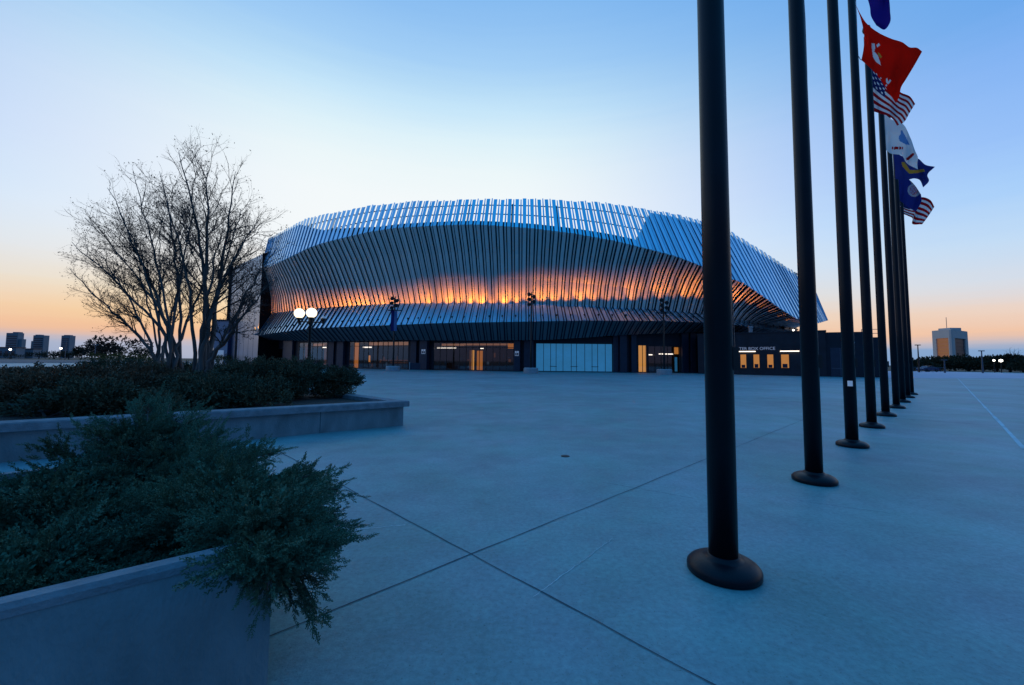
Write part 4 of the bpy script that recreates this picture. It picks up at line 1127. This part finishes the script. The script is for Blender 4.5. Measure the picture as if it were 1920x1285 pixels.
def flood_pole(px, ybase, ytop, label, banner=False, cross=True, n=5, Y=None, block=True):
    g = ground(px, ybase) if Y is None else at(px, 690, Y); g = np.array([g[0], g[1], 0.])
    Yd = g[1]; zt = float(at(px, ytop, Yd)[2])
    r = empty('light_pole', (g[0], g[1], 0), label, 'light pole', 'tall light poles before the arena')
    if block:
        t = MB(); t.lathe([(.95, 0), (.95, .62), (.85, .72), (.3, .72)], (g[0], g[1], 0), 20); t.build('concrete_base', M['block'], r)
    t = MB(); t.lathe([(.14, .1), (.12, 3), (.09, zt - .3), (.06, zt)], (g[0], g[1], 0), 12); t.build('pole', M['blackiron'], r, smooth=True)
    if cross:
        t = MB(); t.tube([(g[0] - .95, g[1], zt - 1.95), (g[0] + .95, g[1], zt - 1.95)], .07, 6); t.tube([(g[0], g[1] - .9, zt - 1.95), (g[0], g[1] + .9, zt - 1.95)], .07, 6); t.build('crossarm', M['blackiron'], r)
    for k in range(n):
        s = 1 if k % 2 else -1; z = zt - .25 - k * .33
        t = MB(); c = np.array([g[0] + s * .34, g[1] - .1, z]); t.tube([c + np.array([0, .22, .1]), c, c - np.array([s * .02, .3, .12])], [.10, .22, .25], 10); t.tube([c + np.array([0, .1, 0]), (g[0], g[1], z)], .04, 5)
        t.build('floodlight', M['blackiron'], r)
    if banner:
        t = MB(); x0, x1 = g[0] - .62, g[0] - .12; z1, z0 = float(at(px, 583, Yd)[2]), float(at(px, 621, Yd)[2])
        nx = 8
        for i in range(nx):
            a, b = i / nx, (i + 1) / nx
            for (xa, xb, mi) in ((g[0] - .45, g[0] + .0, 0), (g[0] + .0, g[0] + .42, 1)):
                xa_, xb_ = xa, xb; za, zb_ = z1 + (z0 - z1) * a, z1 + (z0 - z1) * b
                ya, yb = g[1] - .2 + .06 * math.sin(7 * a), g[1] - .2 + .06 * math.sin(7 * b)
                t.quad((xa_, ya, za), (xb_, ya, za), (xb_, yb, zb_), (xa_, yb, zb_), mi)
        t.build('banner', [M['c_blue'], M['c_skyblue']], r)
    return r
flood_pole(737, 695, 556, 'light pole with a blue and pale banner before the arena', banner=True, Y=57)
flood_pole(995.5, 698, 548, 'light pole before the middle of the arena, on a concrete drum', cross=False, Y=53.5)
flood_pole(1245.5, 699.5, 559, 'light pole with a crossbar, right of the blue glazed bay', Y=53)
flood_pole(535, 688, 562, 'light pole left of the lit globes, before the arena recess', cross=False, block=False)
g = at(440, 690, 62)
lp = empty('light_pole', (g[0], g[1], 0), 'thin dark pole with a short crossbar before the arena side wall', 'light pole')
zt = float(at(440, 597, 62)[2])
t = MB(); t.lathe([(.28, 0), (.28, .5), (.17, .7), (.14, zt)], (g[0], g[1], 0), 10); t.build('pole', M['blackiron'], lp)
t = MB(); t.tube([(g[0] - .9, g[1], zt - .1), (g[0] + .9, g[1], zt - .1)], .09, 6); t.build('crossarm', M['blackiron'], lp)
# grey barrier panel and a low block by the entrance
g = ground(775, 695.5)
bp = empty('barrier', (g[0], g[1], 0), 'grey waist-high barrier panel beside the banner light pole', 'barrier')
t = MB(); t.box(g[0] - .5, g[0] + 1.0, g[1], g[1] + .06, .15, 1.15); t.build('panel', M['column'], bp)
t = MB(); t.box(g[0] - .62, g[0] - .52, g[1] - .03, g[1] + .09, 0, 1.25); t.build('post', M['block'], bp)

# ------------------------------------------------------------------ far left: towers, low buildings, trees
def tower(px0, px1, ytop, Y, steps, label, nfl=9):
    x0, x1 = at(px0, 660, Y)[0], at(px1 - 8, 660, Y)[0]; zt = float(at((px0 + px1) / 2, ytop, Y)[2])
    r = empty('tower_block', ((x0 + x1) / 2, Y, 0), label, 'tower block', 'tower blocks on the skyline')
    t = MB(); t.box(x0, x1, Y, Y + 6, 0, zt); t.build('wall', M['farwall'], r)
    for a, b, dz, d in steps:
        xa, xb = x0 + (x1 - x0) * a, x0 + (x1 - x0) * b
        t = MB()
        if dz > 0: t.box(xa, xb, Y + 1, Y + 5, zt + .01, zt + dz)
        else: t.box(xa, xb, Y + 1, Y + 5, 0, zt + dz)
        t.build('roof_plant' if dz > 0 else 'side_wing', M['farwall'], r)
    for k in range(nfl):
        z = 3 + (zt - 5) * k / nfl; t = MB(); t.box(x0 + 1, x1 - 1, Y - .15, Y - .02, z, z + (zt - 5) / nfl * .5); t.build('window', M['farwin'], r)
    return r
tower(9, 39, 624.5, 480, [(.45, .97, 1.2, 0), (1.0, 1.3, -7, 0)], 'broad grey tower block at the left edge of the skyline')
tower(60, 88, 629, 500, [(.1, .55, .9, 0), (-.25, 0, -7, 0)], 'middle grey tower block of the three on the left skyline')
tower(113, 137, 629.5, 470, [(.15, .8, .8, 0)], 'narrow grey tower block, rightmost on the left skyline')
for (p0, p1, yt, Y, lb) in ((-30, 30, 652, 330, 'long low pale building below the broad tower block'), (40, 62, 655, 340, 'low grey building between the first two tower blocks')):
    x0, x1 = at(p0, 660, Y)[0], at(p1, 660, Y)[0]; zt = float(at(p0, yt, Y)[2])
    r = empty('low_building', ((x0 + x1) / 2, Y, 0), lb, 'building')
    t = MB(); t.box(x0, x1, Y, Y + 6, 0, zt); t.build('wall', M['farwall'], r)
    t = MB(); t.box(x0 - .4, x1 + .4, Y - .4, Y + 6.4, zt + .01, zt + .7); t.build('roof', M['farwin'], r)
    for k in range(5): t = MB(); xa = x0 + (x1 - x0) * (k + .25) / 5; t.box(xa, xa + (x1 - x0) / 9, Y - .12, Y - .02, 2, zt - 2.5); t.build('window', M['farwin'], r)

def leafy(px, ybase, Y, w, h, m, label, seed, n=420, group='trees on the far edge of the plaza', name='leafy_tree', sc=1.0, trunk=True):
    rng = np.random.default_rng(seed); x = at(px, 680, Y)[0]; r = empty(name, (x, Y, 0), label, 'tree' if trunk else 'hedge', group)
    P, D, S = [], [], []
    lob = [(np.array([rng.uniform(-.32, .32) * w, rng.uniform(-.3, .3) * w, h * rng.uniform(.35, .75)]), rng.uniform(.22, .38)) for _ in range(8)]
    for _ in range(n):
        o, k = lob[rng.integers(8)]; d = rng.normal(size=3); d /= np.linalg.norm(d)
        p = o + d * np.array([w * k, w * k, h * k * .8]) * rng.uniform(.55, 1.); p[2] = max(p[2], h * .06)
        P.append(p + np.array([x, Y, 0])); D.append(d + np.array([0, 0, .4]) + rng.normal(size=3) * .3); S.append(rng.uniform(.10, .2) * min(w, h) * sc)
    cloud('crown', SPRIG_FAR, np.array(P), np.array(D), np.array(S), m, r, rng)
    if trunk:
        t = MB(); t.tube([(x, Y, 0), (x + .1, Y, h * .3), (x, Y, h * .6)], [w * .03 + .05, w * .025 + .04, .05], 6); t.build('trunk', M['twig'], r)
    return r
def hgt(ytop, Y, px): return float(at(px, ytop, Y)[2])
leafy(100, 672, 300, 14, hgt(657, 300, 100), M['farleaf'], 'dark tree left of the narrow tower block', 301)
leafy(72, 672, 300, 12, hgt(660, 300, 72), M['farleaf'], 'dark tree below the middle tower block', 302)
leafy(152, 672, 280, 9, hgt(649.5, 280, 152), M['farleaf'], 'rounded dark tree right of the narrow tower block', 303)
leafy(128, 672, 260, 10, hgt(658, 260, 128), M['farleaf'], 'dark bushy tree at the foot of the narrow tower block', 304)
leafy(20, 672, 260, 14, hgt(662, 260, 20), M['farleaf'], 'low dark tree before the long low building', 305)
leafy(222, 672, 130, 13, hgt(633, 130, 222), M['redleaf'], 'russet rounded leafless tree left of the bare trees', 306, 700, sc=.75)
leafy(190, 672, 150, 8, hgt(650, 150, 190), M['farleaf'], 'small dark tree left of the russet tree', 307)
leafy(262, 672, 170, 10, hgt(653, 170, 262), M['farleaf'], 'small dark tree right of the russet tree', 308)
for k, px in enumerate((186, 214, 244, 272, 410)):
    leafy(px, 676, 96, 4.2, hgt(662.5, 96, px), M['yelleaf'], ['yellow hedge clump left of the russet tree', 'yellow hedge clump below the russet tree', 'yellow hedge clump right of the russet tree', 'yellow hedge clump beside the left tree trunks', 'yellow hedge clump between the trees and the arena'][k], 320 + k, 220, 'yellow hedge behind the planter', 'hedge_clump', trunk=False)
for px, Y, yt, lb, lit in ((112, 240, 655, 'lit lamp post before the narrow tower block', 1), (17, 240, 657, 'lit lamp post before the long low building', 1), (177, 120, 647, 'thin unlit mast left of the yellow hedge', 0), (121, 200, 640, 'thin pale mast before the narrow tower block', 0)):
    x = at(px, 680, Y)[0]; zt = hgt(yt, Y, px); r = empty('lamp_post', (x, Y, 0), lb, 'lamp post')
    t = MB(); t.lathe([(.16, 0), (.09, zt)], (x, Y, 0), 8); t.build('post', M['rail'] if not lit else M['blackiron'], r)
    if lit: t = MB(); t.lathe([(.1, 0), (.55, .2), (.6, .6), (.3, .9), (.05, 1.)], (x, Y, zt), 10); t.build('lamp', M['lamp'], r)
    else: t = MB(); t.tube([(x - .8, Y, zt), (x + .8, Y, zt)], .1, 5); t.build('crossarm', M['rail'], r)

# ------------------------------------------------------------------ far right: office tower, trees, car
Yo = 420
def gx(px, Y): return at(px, 670, Y)[0]
of = empty('office_building', (gx(1786, Yo), Yo, 0), 'pale square office tower with a window recess glowing orange like reflected sunset', 'office tower')
c0 = np.array([gx(1786, Yo), Yo, 0]); cl = np.array([gx(1750, Yo + 22), Yo + 22, 0]); cr = np.array([gx(1817, Yo + 26), Yo + 26, 0])
zo = hgt(619.5, Yo, 1786)
def fac(a, b, glass, n):
    fr, Ln = frame_between(a, b); t = MB(); z0, z1 = zo * .10, zo * .80
    i0, i1 = Ln * .20, Ln * .84
    t.box(0, i0, 0, 1.5, 0, zo, fr); t.box(i1, Ln, 0, 1.5, 0, zo, fr); t.box(i0, i1, 0, 1.5, z1, zo, fr); t.box(i0, i1, 0, 1.5, 0, z0, fr)
    t.build('wall', M['stone'], of)
    g = MB(); g.box(i0, i1, 1.2, 1.45, z0, z1, fr); g.build('window', glass, of)
    for k in range(n):
        s = MB(); z = z0 + (z1 - z0) * (k + 1) / (n + 1); s.box(i0, i1, .8, 1.15, z - .5, z + .5, fr); s.build('spandrel', M['officedark'] if glass is not M['officewarm'] else M['officeband'], of)
M['officeband'] = mat('sunset_glow_spandrel', (.22, .10, .04), .5, emit=(1, .38, .1), estr=.12)  # bronze bands with sunset glow put in as emission, no lamp here
fac(cl, c0, M['officewarm'], 6); fac(c0, cr, M['officedark'], 6)
t = MB(); t.prism([c0[:2], cr[:2], cr[:2] + (cl - c0)[:2], cl[:2]], zo + .01, zo + 1.); t.build('roof', M['stone'], of)
cm = (cl + cr) / 2; t = MB(); t.box(cm[0] - 6, cm[0] + 6, cm[1] - 6, cm[1] + 6, zo + 1.02, zo + 4.2); t.build('roof_plant', M['stone'], of)
t = MB(); t.tube([(cm[0] - 3, cm[1], zo + 4.2), (cm[0] - 3, cm[1], zo + 16)], .25, 5); t.build('antenna', M['rail'], of)
RT = [(1712, 118, 7, 671), (1735, 126, 9, 669), (1762, 120, 8, 671), (1790, 128, 9, 668), (1815, 118, 8, 672), (1842, 124, 9, 669), (1868, 112, 8, 670), (1893, 108, 9, 667), (1918, 104, 8, 668), (1940, 100, 8, 667)]
rlab = ['dark tree beside the last flagpole', 'dark tree left of the office tower', 'dark tree under the left corner of the office tower', 'dark tree under the office tower', 'dark tree under the right corner of the office tower',
        'dark tree right of the office tower', 'dark tree left of the bright lamps', 'dark tree right of the bright lamps', 'dark tree at the right edge of the photo', 'dark tree cut by the right edge of the photo']
for k, (px, Y, w_, yt) in enumerate(RT): leafy(px, 697, Y, w_, hgt(yt, Y, px), M['farleaf'], rlab[k], 400 + k, 900, sc=1.15)
bare_tree('bare_tree', (gx(1899, 150), 150, 0), [(1886, 658, 150), (1893, 654, 149), (1902, 653, 151), (1910, 656, 150), (1914, 662, 150)], 'small far bare tree above the dark trees at right', 33, .3, .5, 'far bare trees', False)
for px, Y, yt, lb in ((1722, 92, 648, 'dark thin lamp post left of the office tower'), (1770, 88, 676, 'short pale post below the office tower'), (1841, 90, 659, 'thin pale post right of the office tower')):
    x = gx(px, Y); zt = hgt(yt, Y, px); r = empty('lamp_post', (x, Y, 0), lb, 'lamp post')
    t = MB(); t.lathe([(.16, 0), (.09, zt)], (x, Y, 0), 8); t.build('post', M['blackiron'] if px < 1750 else M['rail'], r)
    t = MB(); t.box(x - .5, x + .5, Y - .2, Y + .2, zt, zt + .18); t.build('lamp_head', M['blackiron'] if px < 1750 else M['rail'], r)
for px, py, lb in ((1876.5, 676.5, 'bright white lamp among the dark trees at right'), (1863.5, 676, 'dimmer white lamp left of the bright one at right')):
    Y = 98; c = at(px, py, Y); r = empty('floodlight_post', (c[0], Y, 0), lb, 'lamp post')
    t = MB(); t.lathe([(.1, 0), (.07, c[2] - .3)], (c[0], Y, 0), 8); t.build('post', M['blackiron'], r)
    t = MB(); k = .32 if px > 1870 else .2; t.lathe([(.05, -k), (k, -k * .5), (k, k * .5), (.05, k)], tuple(c), 12); t.build('lamp', M['lamp'], r)
# parked car in front of the far trees
def car(px, Y, label, m, rot):
    x = gx(px, Y); r = empty('parked_car', (x, Y, .0), label, 'car')
    ca, sa = math.cos(rot), math.sin(rot); fr = ((x, Y, 0), (ca, sa), (-sa, ca))
    prof = [(-2.15, .35), (-2.2, .75), (-1.9, .92), (-1.2, .98), (-.55, 1.42), (.7, 1.44), (1.35, 1.0), (2.1, .9), (2.2, .6), (2.15, .33)]
    t = MB(); vs = []
    for y in (-.85, .85):
        for a, z in prof: vs.append((x + ca * a - sa * y * (.8 if z > 1.2 else 1), Y + sa * a + ca * y * (.8 if z > 1.2 else 1), z))
    n = len(prof); t.add(vs, [(i, (i + 1) % n, n + (i + 1) % n, n + i) for i in range(n)] + [tuple(range(n - 1, -1, -1)), tuple(range(n, 2 * n))]); t.build('body', m, r)
    t = MB(); t.box(-.95, 1.05, -.80, -.775, 1.0, 1.34, fr); t.build('window', M['glassdark'], r)
    for a in (-1.35, 1.35):
        for y in (-.86, .86):
            t = MB(); c = np.array([x + ca * a - sa * y, Y + sa * a + ca * y, .33]); ax = np.array([-sa, ca, 0]) * .1
            t.tube([c - ax, c + ax], .33, 12); t.build('wheel', M['tyre'], r)
car(1738, 101, 'dark blue car parked before the far trees, beside the last flagpole', M['carblue'], .1)
fx = gx(1712, 98)
fn = empty('fence', (fx, 98, 0), 'thin dark rail fence beside the last flagpole', 'fence')
t = MB()
for k in range(9): t.tube([(fx + k * .9, 98, 0), (fx + k * .9, 98, 1.1)], .03, 5)
t.build('fence_post', M['rail'], fn)
t = MB(); t.tube([(fx, 98, 1.1), (fx + 7.2, 98, 1.1)], .035, 5); t.build('rail', M['rail'], fn)

for o in scene.objects:
    if o.type == 'LIGHT': o.data.use_shadow = True
scene.cycles.max_bounces = 6
scene.cycles.use_denoising = True
